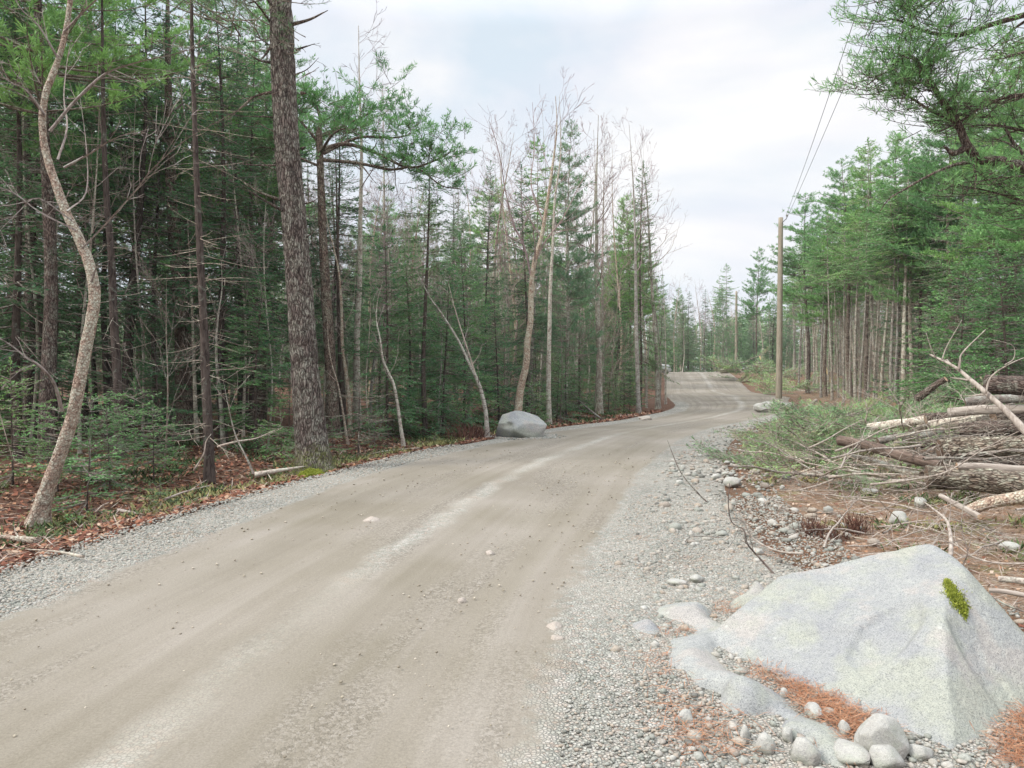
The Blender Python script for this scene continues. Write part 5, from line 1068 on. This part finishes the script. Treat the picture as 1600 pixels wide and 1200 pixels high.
LG = [((1542, 600, 11.0), (1660, 606, 10.2), .135, .135, 'bark_pine', 'cut_old', 'thick log with dark sawn end, topmost at the right end of the log pile', 0),
      ((1508, 628, 11.6), (1660, 618, 11.0), .07, .06, 'bark_grey', 'cut_old', 'slim grey log directly under the topmost thick log', .03),
      ((1482, 645, 11.4), (1660, 634, 10.4), .075, .06, 'wood_grey', 'cut', 'smooth barkless log second from the top of the pile', .04),
      ((1440, 655, 12.6), (1660, 650, 10.5), .085, .10, 'bark_pine', 'cut_old', 'long dark log in the middle of the pile', .05),
      ((1438, 668, 12.3), (1552, 652, 11.2), .085, .085, 'bark_birch', 'cut', 'pale birch log lying in the left middle of the pile', .02),
      ((1357, 669, 12.6), (1446, 655, 12.0), .08, .07, 'bark_birch', 'cut', 'grey birch log poking out of the cut brush left of the pile', .02),
      ((1500, 672, 10.6), (1660, 665, 9.8), .10, .10, 'bark_pine', 'cut_old', 'thick log under the barkless one near the right edge', .02),
      ((1468, 703, 9.3), (1660, 692, 9.0), .125, .13, 'bark_log', 'cut_old', 'thick rough-barked log above the thin pale peeled one', .02),
      ((1495, 729, 8.55), (1640, 735, 8.3), .045, .05, 'wood_grey', 'cut', 'thin pale peeled log between the two thick rough-barked ones', .01),
      ((1448, 745, 8.7), (1680, 762, 8.1), .135, .15, 'bark_log', 'cut_old', 'thick mossy grey log lowest at the front of the pile', .03),
      ((1312, 688, 10.4), (1470, 727, 9.0), .075, .06, 'wood_brown', 'cut_old', 'broken reddish-brown rotten log slanting down left of the pile', .03),
      ((1512, 800, 7.5), (1640, 762, 7.1), .055, .07, 'bark_maple', 'cut', 'bent mossy log sloping up to the right edge in front of the pile', .05),
      ((1478, 592, 12.2), (1433, 622, 12.6), .045, .07, 'bark_pine', 'cut', 'short forked log with a fresh sawn end sticking up behind the pile', .02),
      ((1470, 775, 8.0), (1532, 808, 7.2), .028, .03, 'wood_grey', 'cut', 'short straight grey pole lying in front of the lowest log', .0),
      ((1320, 712, 10.6), (1440, 742, 9.4), .035, .045, 'bark_grey', 'cut_old', 'slim grey log in the slash under the rotten brown one', .05),
      ((1372, 690, 11), (1475, 672, 10.8), .055, .05, 'bark_grey', 'cut_old', 'grey log behind the rotten brown one', .03),
      ((1270, 614, 49), (1325, 613, 49), .11, .09, 'bark_grey', 'cut', 'fallen log at the far end of the clearing right of the near pole', .03),
      ((1245, 610, 50), (1310, 619, 44), .08, .07, 'bark_grey', 'cut', 'slim fallen log slanting before the far fallen log', .03),
      ((1253, 646, 29), (1275, 626, 31), .07, .08, 'wood_grey', 'cut', 'pale log end lying right of the rock heap', .02),
      ((1372, 612, 27), (1396, 632, 25), .09, .09, 'bark_pine', 'cut', 'pinkish-barked log lying before the grey stems', .02),
      ((1205, 755, 11.2), (1340, 722, 10.6), .022, .03, 'bark_maple', 'cut', 'long thin pole lying at the lower left of the slash', .05),
      ((1290, 745, 10.0), (1420, 752, 9.2), .02, .03, 'wood_grey', 'cut', 'thin grey pole lying across the slash before the lowest log', .04),
      ((1560, 905, 4.9), (1650, 915, 4.7), .020, .022, 'bark_birch', 'cut', 'upper of the pale cut stems right behind the big boulder', .01),
      ((1545, 922, 4.7), (1650, 938, 4.5), .014, .016, 'wood_grey', 'cut', 'lower thin pale stem right behind the big boulder', .01)]
for i, (a, b_, r0, r1, mt, em, lb, bd) in enumerate(LG):
    log(P(*a), P(*b_), r0, r1, mt, em, lb, i + 3, bend=bd, bump_=.11 if mt == 'wood_brown' else (.10 if r0 > .07 else .06))
rng = np.random.RandomState(61); xl = []
for i in range(26):
    Y = rng.uniform(8.9, 12.6); px = rng.uniform(1395, 1590); a = rng.normal(0, .28); Ln = rng.uniform(1.2, 3.0); r0 = rng.uniform(.025, .085)
    x = (px - 800) / F * Y; hz = .35 * sst(1380, 1540, px) * rng.uniform(.1, 1) * (1 if Y > 9.8 else .5) + r0; z0 = float(T(x, Y)); p0 = np.array([x, Y, z0 + hz]); x1, y1 = x + Ln * math.cos(a), Y + Ln * math.sin(a)
    p1 = np.array([x1, y1, max(float(T(x1, y1)) + r0, p0[2] + rng.normal(.05, .12))])
    xl.append((Y, log(p0, p1, r0, r0 * rng.uniform(.7, 1.1), ['bark_grey', 'bark_log', 'wood_grey', 'bark_pine'][rng.randint(4)], ['cut', 'cut_old'][rng.randint(2)], 'log', 200 + i, bend=rng.uniform(0, .08), group='loose logs in the pile')))
for i, (_, e) in enumerate(sorted(xl, key=lambda q: q[0])): e['label'] = ordinal(i + 1) + ' from the front of the loose grey logs wedged in the pile'
mb = MB(); pa, pb = P(1304, 612, 44), P(1288, 569, 44); add_tube(mb, [pa, pb], [.07, .05], 6); tag(mb.build('stake', [M['yellow']]), 'bright yellow split stake leaning left before the grey stems', 'stake')
mb = MB(); pa, pb = P(1192, 572, 62), P(1187, 556, 62); add_tube(mb, [pa, pb], [.06, .05], 6); tag(mb.build('stake', [M['yellow']]), 'short yellow stake on the rise right of the far brush pile', 'stake')

# ------------------------------------------------------------------ bare branches in the slash, each its own thing
def branch(pts, Y0, r, mat, label, seed=1, kids=5, forks=(), group=None, name='branch', cat='branch', lvl=2):
    r_ = np.random.RandomState(seed); w_ = PW(pts, Y0); loc = w_[0].copy(); acc = []
    mb = MB(); cp = catmull(w_ - loc, 5); add_tube(mb, cp, np.linspace(r, max(.003, r * .25), len(cp)), 8, 0, True, 0, .08)
    for _ in range(kids):
        i = r_.randint(int(len(cp) * .15), len(cp) - 1); d = nrm(cp[i] - cp[i - 1]); limb(acc, r_, cp[i].copy(), nrm(d + r_.normal(0, .6, 3)), np.linalg.norm(cp[-1] - cp[0]) * r_.uniform(.12, .35), max(.003, r * .35), lvl, .03, .2, 4, .6, .0025)
    for b_, rr_ in forks:
        cq = catmull(PW(b_, Y0) - loc, 5); add_tube(mb, cq, np.linspace(rr_, max(.0025, rr_ * .3), len(cq)), 6)
    if acc: seg_mesh(mb, acc)
    o = mb.build(name, [M[mat]]); o.location = tuple(loc); return tag(o, label, cat, group)
branch([(1610, 682, 7.6), (1580, 650, 7.8), (1550, 622, 8), (1515, 592, 8.3), (1490, 572, 8.5), (1453, 554, 8.8)], 8, .042, 'wood_grey', 'long bare forked branch jutting up left over the log pile', 2, 2,
       forks=[([(1498, 578, 8.4), (1500, 565, 8.4), (1505, 550, 8.4), (1540, 515, 8.4)], .016), ([(1513, 594, 8.3), (1500, 592, 8.4), (1485, 590, 8.5)], .014), ([(1463, 560, 8.7), (1455, 545, 8.7), (1447, 520, 8.7)], .008), ([(1472, 562, 8.6), (1480, 540, 8.6), (1503, 500, 8.6)], .008), ([(1540, 615, 8), (1548, 590, 8), (1575, 570, 7.9), (1610, 555, 7.9)], .012), ([(1570, 570, 7.9), (1584, 560, 7.9), (1582, 540, 7.9), (1550, 530, 7.9)], .006)])
branch([(1312, 734, 11.0), (1290, 715, 11.4), (1265, 702, 11.8), (1240, 690, 12.2), (1218, 684, 12.6)], 11.8, .022, 'wood_grey', 'pale forked branch lying over the cut brush nearest the road', 3, 5,
       forks=[([(1218, 684, 12.6), (1200, 682, 12.8), (1175, 690, 13)], .008), ([(1222, 686, 12.5), (1200, 700, 12.4), (1168, 722, 12.2)], .007), ([(1216, 684, 12.6), (1210, 675, 12.6), (1198, 668, 12.8)], .008), ([(1262, 702, 11.8), (1240, 675, 11.8), (1225, 664, 11.8), (1205, 660, 12)], .006)])
branch([(1264, 700, 11.0), (1290, 688, 10.8), (1320, 670, 10.7), (1350, 655, 10.6)], 11, .016, 'wood_grey', 'straight bare stick rising right out of the cut brush', 4, 2)
branch([(1305, 705, 10), (1340, 692, 9.8), (1380, 672, 9.6), (1418, 660, 9.5)], 10, .016, 'wood_grey', 'pale slanting stick over the rotten brown log', 5, 3)
branch([(1478, 893, 5.55), (1486, 860, 5.7), (1484, 830, 5.9), (1478, 812, 6.0), (1458, 795, 6.2), (1445, 785, 6.3)], 6, .020, 'wood_grey', 'thick pale crooked stick standing behind the top of the big boulder', 6, 1)
branch([(1113, 792, 8.5), (1090, 770, 8.5), (1065, 740, 8.5), (1052, 712, 8.5), (1043, 688, 8.5)], 8.5, .009, 'twig_dark', 'thin dark leaning stem on the right verge nearest the road', 7, 0, cat='stem')
branch([(1212, 900, 5.6), (1185, 870, 5.7), (1168, 850, 5.7), (1162, 828, 5.7), (1143, 815, 5.7), (1138, 785, 5.7), (1140, 755, 5.7)], 5.7, .008, 'twig_dark', 'thin dark crooked stem rising from the gravel left of the boulder top', 8, 3, cat='stem')
branch([(1078, 868, 6.6), (1070, 855, 6.6), (1074, 842, 6.6), (1090, 838, 6.6), (1130, 840, 6.6)], 6.6, .0035, 'twig_dark', 'hair-thin dark twig looping over the gravel verge', 9, 0, cat='twig')
branch([(1255, 865, 6.0), (1220, 862, 6.1), (1190, 850, 6.2), (1150, 820, 6.4), (1120, 795, 6.8)], 6.3, .010, 'wood_grey', 'long pale stick lying on the verge behind the big boulder', 10, 2)
branch([(1640, 965, 4.2), (1590, 952, 4.3), (1545, 930, 4.4), (1520, 905, 4.5), (1505, 885, 4.6), (1512, 862, 4.6), (1502, 830, 4.7)], 4.5, .007, 'twig_dark', 'dark bent stem arching behind the moss patch of the boulder', 11, 4, cat='stem')
branch([(1620, 880, 5.3), (1560, 880, 5.4), (1520, 870, 5.5), (1490, 850, 5.6), (1440, 840, 5.8)], 5.5, .008, 'wood_grey', 'pale curved stick on the needles behind the boulder crest', 12, 5)
branch([(1360, 757, 8.8), (1420, 750, 8.5), (1480, 737, 8.2), (1540, 700, 8), (1610, 665, 7.8)], 8.3, .014, 'wood_grey', 'long pale branch rising right across the front of the thick logs', 13, 3)
branch([(1340, 780, 8.6), (1400, 788, 8.2), (1450, 800, 7.9), (1480, 790, 7.7), (1530, 770, 7.5)], 8, .012, 'wood_grey', 'pale stick curving over the brown litter before the logs', 14, 4)
branch([(1290, 838, 7.0), (1262, 850, 6.8), (1240, 862, 6.6)], 6.8, .010, 'wood_grey', 'short pale stick between the two dark brown tufts', 15, 0)
branch([(1352, 660, 11.5), (1355, 640, 11.6), (1350, 620, 11.7), (1352, 605, 11.8)], 11.6, .012, 'twig_dark', 'short dark upright stem above the cut brush', 16, 5, cat='stem')
branch([(1225, 745, 10.6), (1260, 735, 10.3), (1300, 722, 10), (1340, 706, 9.8)], 10.2, .018, 'bark_maple', 'brown branch lying level in the lower slash', 17, 4)
branch([(1135, 708, 13.5), (1150, 712, 13), (1166, 718, 12.6)], 13, .02, 'wood_brown', 'short broken orange-brown stick on the verge beside the brush', 18, 0)
branch([(398, 742, 10.6), (425, 737, 10.7), (450, 733, 10.9), (475, 729, 11.1)], 10.8, .045, 'bark_birch', 'broken grey birch branch lying at the left of the big pine foot', 19, 0)
branch([(60, 845, 6.8), (30, 842, 6.9), (0, 838, 7.0), (-60, 832, 7.2)], 6.9, .035, 'bark_maple', 'thick reddish fallen branch on the litter at the lower left', 20, 2)
branch([(185, 797, 8.6), (225, 803, 8.3), (272, 797, 8.3)], 8.4, .022, 'twig_pale', 'pale peeled stick on the litter below the fir saplings', 21, 1)
branch([(258, 780, 8.8), (290, 768, 9.1), (330, 758, 9.5)], 9, .016, 'twig_pale', 'pale straight stick on the litter below the dark spruce trunk', 22, 1)
branch([(303, 735, 10.2), (318, 710, 10.2), (322, 690, 10.2), (330, 678, 10.2)], 10.2, .014, 'twig_pale', 'pale curved stick leaning on the dark spruce trunk', 23, 0)
branch([(340, 698, 12.0), (370, 690, 12), (400, 685, 12.2), (430, 672, 12.5)], 12.2, .022, 'twig_pale', 'dead grey branch hanging level left of the big pine', 24, 5)
branch([(150, 800, 8.4), (160, 790, 8.4), (170, 785, 8.4)], 8.4, .014, 'twig_pale', 'short broken stick standing on the litter right of the crooked maple', 25, 0)
branch([(130, 870, 5.9), (90, 862, 6.1), (40, 858, 6.2)], 6.1, .014, 'twig_dead', 'slim dead stick on the litter near the gravel at lower left', 26, 2)
branch([(655, 700, 14.5), (600, 705, 14), (570, 712, 13.6)], 14, .016, 'twig_dead', 'dead stick on the litter between the big pine and the zigzag birch', 27, 2)
branch([(940, 655, 22.5), (915, 635, 23.5), (890, 612, 24.5), (868, 592, 25.5)], 24, .035, 'twig_dark', 'dead trunk leaning left across the wood edge by the larch', 28, 3)
branch([(-30, 540, 7.3), (20, 720, 7.6)], 7.4, .006, 'twig_pale', 'thin pale stem at the left edge', 29, 0, cat='stem')
# the unnamed rest of the bare branches in the heap
protoB = []
for k in range(5):
    r_ = np.random.RandomState(700 + k); acc = []; limb(acc, r_, np.zeros(3), np.array([1., 0, .02]), [2.4, 1.8, 3.0, 1.4, 2.2][k], [.02, .014, .024, .011, .016][k], 1, .0, .13, 7, .55, .003)
    mb = MB(); seg_mesh(mb, acc); protoB.append([mb.mesh('branch', [M[m_]]) for m_ in ('wood_grey', 'twig_dead')])
rng = np.random.RandomState(71)
SPOT = [('in the heap around the log pile', 96, 1395, 1640, 8.6, 12.5, .55, 1.0), ('in the slash left of the log pile', 44, 1240, 1400, 8.8, 13.5, .25, .9), ('on the brown litter before the log pile', 34, 1260, 1640, 5.6, 8.2, .05, .6), ('behind the cut brush, before the grey stems', 30, 1240, 1460, 17, 34, .25, 1.1)]
for wh, n, a, b_, y0, y1, hp, sc_ in SPOT:
    for i in range(n):
        Y = rng.uniform(y0, y1); px = rng.uniform(a, b_); x = (px - 800) / F * Y; vs = protoB[rng.randint(5)][rng.randint(2)]
        o = obj('branch', vs); o.location = (x, Y, float(T(x, Y)) + .03 + rng.uniform(0, hp)); o.rotation_euler = (rng.uniform(0, 6.28), rng.normal(-.08, .16), rng.uniform(0, 6.28) if i % 3 else rng.normal(0, .5)); s = sc_ * rng.uniform(.45, 1.0); o.scale = (s, s, s)
        tag(o, 'bare dead branch tangled with others ' + wh, 'branch', 'bare branches ' + wh)

# ------------------------------------------------------------------ cut conifer boughs
protoF = []
for k in range(4):
    r_ = np.random.RandomState(800 + k); mb = MB(); Lk = [1.3, 1.0, 1.6, .8][k]; n = 9
    base = np.zeros((n, 3)); base[:, 0] = np.linspace(0, Lk * .75, n); d = nrm(np.stack([np.ones(n), r_.uniform(-.9, .9, n), r_.uniform(.0, .35, n)], 1)); d[0] = [1, 0, .1]; d[0] /= np.linalg.norm(d[0])
    Ln = np.full(n, Lk * .5) * r_.uniform(.6, 1.1, n); Ln[0] = Lk
    fronds(mb, r_, base, d, Ln, np.full(n, .1), np.full(n, .12), np.full(n, .008), dens=15, twf=.3, tmin=.09, bdens=34, bl=.075, bw=.013, mode='pine' if k % 2 else 'spruce', twigr=.003)
    protoF.append(mb.mesh('bough', [M['twig_dead'], M['brush']]))
rng = np.random.RandomState(72)
for wh, n, a, b_, y0, y1, hp, sc_, pk in [('beside the right verge', 66, 1150, 1330, 11, 17, .12, .9, 0), ('left of the log pile', 80, 1250, 1430, 11.5, 19, .5, 1.1, 0), ('behind the log pile', 26, 1400, 1540, 12.5, 16, .5, .9, 0), ('at the pole foot', 26, 1165, 1340, 38, 58, .5, 2.0, 0), ('piled right of the crest', 30, 1142, 1212, 56, 62, 2.0, 2.4, 1), ('between the lower logs', 16, 1290, 1440, 9, 11, .1, .6, 0)]:
    for i in range(n):
        Y = rng.uniform(y0, y1); px = rng.uniform(a, b_)
        if wh == 'beside the right verge' and px < 1180: px += 30
        x = (px - 800) / F * Y
        if x < float(fGR(Y)) - .4: x = float(fGR(Y)) + rng.uniform(-.3, .8); px = pxof(x, Y)
        hz = hp * rng.uniform(0, 1)
        if pk: hz *= math.exp(-((px - 1170) / 24) ** 2)
        o = obj('conifer_bough', protoF[rng.randint(4)]); o.location = (x, Y, float(T(x, Y)) + .05 + hz); o.rotation_euler = (rng.uniform(-.7, .7), rng.normal(-.08, .14), rng.uniform(0, 6.28)); s = sc_ * rng.uniform(.6, 1.15); o.scale = (s, s, s)
        tag(o, 'cut green conifer bough in the brush ' + wh, 'bough', 'cut conifer boughs ' + wh)

# ------------------------------------------------------------------ tufts
def tuft(px, py, hpx, n, spread, mat, label, name, cat, Y=None):
    Y = Y or EYE * F / (py - HOR); c = G(px, Y); h = hpx / F * Y * 1.15; r_ = np.random.RandomState(int(px)); acc = []
    for _ in range(n):
        p0 = np.array([r_.normal(0, spread), r_.normal(0, spread), -.02]); d = nrm(np.array([r_.normal(0, .35), r_.normal(0, .35), 1])); acc_l = h * r_.uniform(.5, 1.1); q = p0 + d * acc_l * .6; q2 = q + nrm(d + r_.normal(0, .3, 3)) * acc_l * .4
        acc.append((p0, q, .004, .003)); acc.append((q, q2, .003, .002))
    mb = MB(); P0 = np.array([a[0] for a in acc]); P1 = np.array([a[1] for a in acc]); s_ = max(1, Y / 7); segs(mb, P0, P1, np.array([a[2] for a in acc]) * s_, np.array([a[3] for a in acc]) * s_, 3, 0, r_.uniform(0, 1, len(acc)))
    o = mb.build(name, [M[mat]]); o.location = tuple(c); tag(o, label, cat)
tuft(1272, 838, 30, 90, .07, 'redtwig', 'left dark brown fern tuft behind the big boulder', 'fern_tuft', 'fern')
tuft(1300, 845, 24, 80, .06, 'redtwig', 'middle low dark brown fern tuft behind the big boulder', 'fern_tuft', 'fern')
tuft(1334, 834, 34, 100, .06, 'redtwig', 'right dark brown fern tuft behind the big boulder', 'fern_tuft', 'fern')
tuft(738, 684, 26, 160, .22, 'redtwig', 'low red-stemmed bush at the wood edge left of the leaning birch', 'red_bush', 'bush', Y=16.9)

# ------------------------------------------------------------------ litter nobody could count
rng = np.random.RandomState(50)
def lay(mb, x, y, ln, wd, tint, lift=.012, tilt=.35, up=.0, mat=0):
    n = len(x); h = T(x, y); hb = np.where((x > gx[0]) & (x < gx[-1]) & (y > gy[0]) & (y < gy[-1]), bh(x, y), -9); ok = hb < h + .03
    x, y, h, ln, wd, tint = x[ok], y[ok], h[ok], ln[ok], wd[ok], tint[ok]; n = len(x); on = (x > fGL(y) + .15) & (x < fGR(y) - .15); h = h + np.where(on, .034, 0)
    az = rng.uniform(0, 6.28, n); D = nrm(np.stack([np.cos(az), np.sin(az), rng.normal(up, tilt, n)], 1)); W = nrm(np.cross(D, nrm(np.stack([rng.normal(0, tilt, n), rng.normal(0, tilt, n), np.ones(n)], 1))))
    blades(mb, np.stack([x, y, h + rng.uniform(0, lift, n) + .004], 1), D, W, ln, wd, mat, tint)
mb = MB()
n = 30000; y = 5.2 + 22 * rng.uniform(0, 1, n) ** 1.5; x = fGL(y) + .12 - 5.5 * rng.uniform(0, 1, n) ** 1.5; s = (.045 + .0022 * y) * rng.uniform(.6, 1.3, n); lay(mb, x, y, s, s * rng.uniform(.5, .8, n), rng.uniform(0, .9, n) ** 1.3, .03)
n = 9000; y = 4.2 + 12 * rng.uniform(0, 1, n) ** 1.4; x = fGR(y) + .1 + 6.5 * rng.uniform(0, 1, n) ** 1.1; s = (.03 + .002 * y) * rng.uniform(.5, 1.2, n); lay(mb, x, y, s, s * rng.uniform(.4, .8, n), rng.uniform(.15, 1, n), .02)
n = 900; y = 3 + 1.5 * rng.uniform(0, 1, n); x = 2.65 + 1.2 * rng.uniform(0, 1, n); s = .05 * rng.uniform(.6, 1.3, n); lay(mb, x, y, s, s * .6, rng.uniform(.1, .6, n), .03)
tag(mb.build('leaf_litter', [M['leaf']]), 'fallen brown and reddish leaves along the wood edge and the slash', 'leaves', kind='stuff')
mb = MB()
n = 5200; y = 5.3 + 20 * rng.uniform(0, 1, n) ** 1.5; x = fGL(y) + .0 - 5.0 * rng.uniform(0, 1, n) ** 1.4; lay(mb, x, y, rng.uniform(.12, .5, n), .006 + .0006 * y, rng.uniform(.3, .9, n), .04, .12)
n = 9000; y = 5.0 + 9 * rng.uniform(0, 1, n) ** 1.3; x = fGR(y) + .2 + 7 * rng.uniform(0, 1, n); lay(mb, x, y, rng.uniform(.1, .45, n), .005 + .0006 * y, rng.uniform(.4, 1, n), .05, .15)
tag(mb.build('twig_litter', [tintmat('small_sticks', [(0, (.06, .04, .03)), (.5, (.20, .15, .12)), (1, (.45, .39, .33))])]), 'small dead twigs strewn over the litter on both sides of the road', 'twigs', kind='stuff')
mb = MB()
def needles(cpx, cpy, spx, spy, n, lnr=(.07, .12), w_=.0026):
    n = int(n * .62)
    px = cpx + rng.normal(0, spx, n); py = cpy + rng.normal(0, spy, n); Y = EYE * F / (py - HOR); lay(mb, (px - 800) / F * Y, Y, rng.uniform(*lnr, n), np.full(n, w_) * (1 + .12 * (Y - 3)), rng.uniform(0, 1, n), .022, .16)
for a in [(1160, 960, 26, 9, 420), (1175, 950, 12, 8, 200), (1250, 1080, 26, 12, 900), (1290, 1115, 26, 13, 1100), (1330, 1145, 26, 12, 900), (1210, 1060, 26, 8, 420), (1370, 1160, 14, 9, 260), (1590, 1180, 16, 24, 900), (1610, 1140, 14, 20, 500), (1060, 1000, 16, 6, 130), (1040, 1040, 24, 8, 120), (1050, 1090, 18, 30, 220), (1080, 1150, 30, 18, 260), (1120, 1180, 40, 14, 220), (1140, 1130, 30, 12, 160), (1320, 1185, 20, 8, 200)]: needles(*a)
for a in [(1290, 870, 60, 10, 1300), (1240, 830, 50, 14, 900), (1180, 790, 25, 20, 500), (1400, 850, 60, 18, 900), (1065, 711, 12, 2, 160), (1550, 1000, 40, 30, 900)]: needles(*a, lnr=(.06, .12), w_=.0022)
tag(mb.build('pine_needles', [M['needle']]), 'fallen orange pine needles in drifts around the big boulder', 'needles', kind='stuff')
mb = MB()
def clumps(n, y0, y1, xf, per, r, tn):
    yy = y0 + (y1 - y0) * rng.uniform(0, 1, n) ** 1.3; xx = xf(yy)
    y = np.repeat(yy, per) + rng.normal(0, r, n * per); x = np.repeat(xx, per) + rng.normal(0, r, n * per); lay(mb, x, y, rng.uniform(.04, .10, n * per) * (1 + .04 * y), .010 + .0012 * y, np.clip(np.repeat(rng.uniform(*tn, n), per) + rng.normal(0, .12, n * per), 0, 1), .03, .5, .8)
clumps(150, 6, 28, lambda y: fGL(y) - .5 - rng.uniform(0, 1, len(y)) * 5, 75, .16, (0, .6))
clumps(60, 8, 20, lambda y: fGL(y) - .25 - rng.uniform(0, 1, len(y)) * 1.2, 60, .13, (.5, 1))
clumps(80, 5, 16, lambda y: fGR(y) + .4 + rng.uniform(0, 1, len(y)) * 6, 55, .10, (.2, 1))
tag(mb.build('ground_cover', [M['grass']]), 'green moss and small plants on the ground at the wood edge', 'ground cover', kind='stuff')

# ------------------------------------------------------------------ haze added to pale and lift the dark woods
import bmesh
bm = bmesh.new(); bmesh.ops.create_cube(bm, size=1); me = bpy.data.meshes.new('haze'); bm.to_mesh(me); bm.free()
hz = bpy.data.objects.new('haze', me); COL.objects.link(hz); hz.location = (0, 0, 12.5); hz.scale = (2100, 2100, 33); tag(hz, 'thin pale haze added over the whole place to lift the dark woods', 'haze', kind='stuff')
m = bpy.data.materials.new('haze'); m.use_nodes = True; t = m.node_tree; t.nodes.clear(); vo = N(t, 'ShaderNodeOutputMaterial'); pv = N(t, 'ShaderNodeVolumePrincipled')
pv.inputs['Density'].default_value = .0005; pv.inputs['Color'].default_value = (.93, .96, .95, 1); pv.inputs['Anisotropy'].default_value = .1
L(t, pv.outputs[0], vo.inputs['Volume']); me.materials.append(m); cy.volume_bounces = 0
print('objects', len(scene.objects))
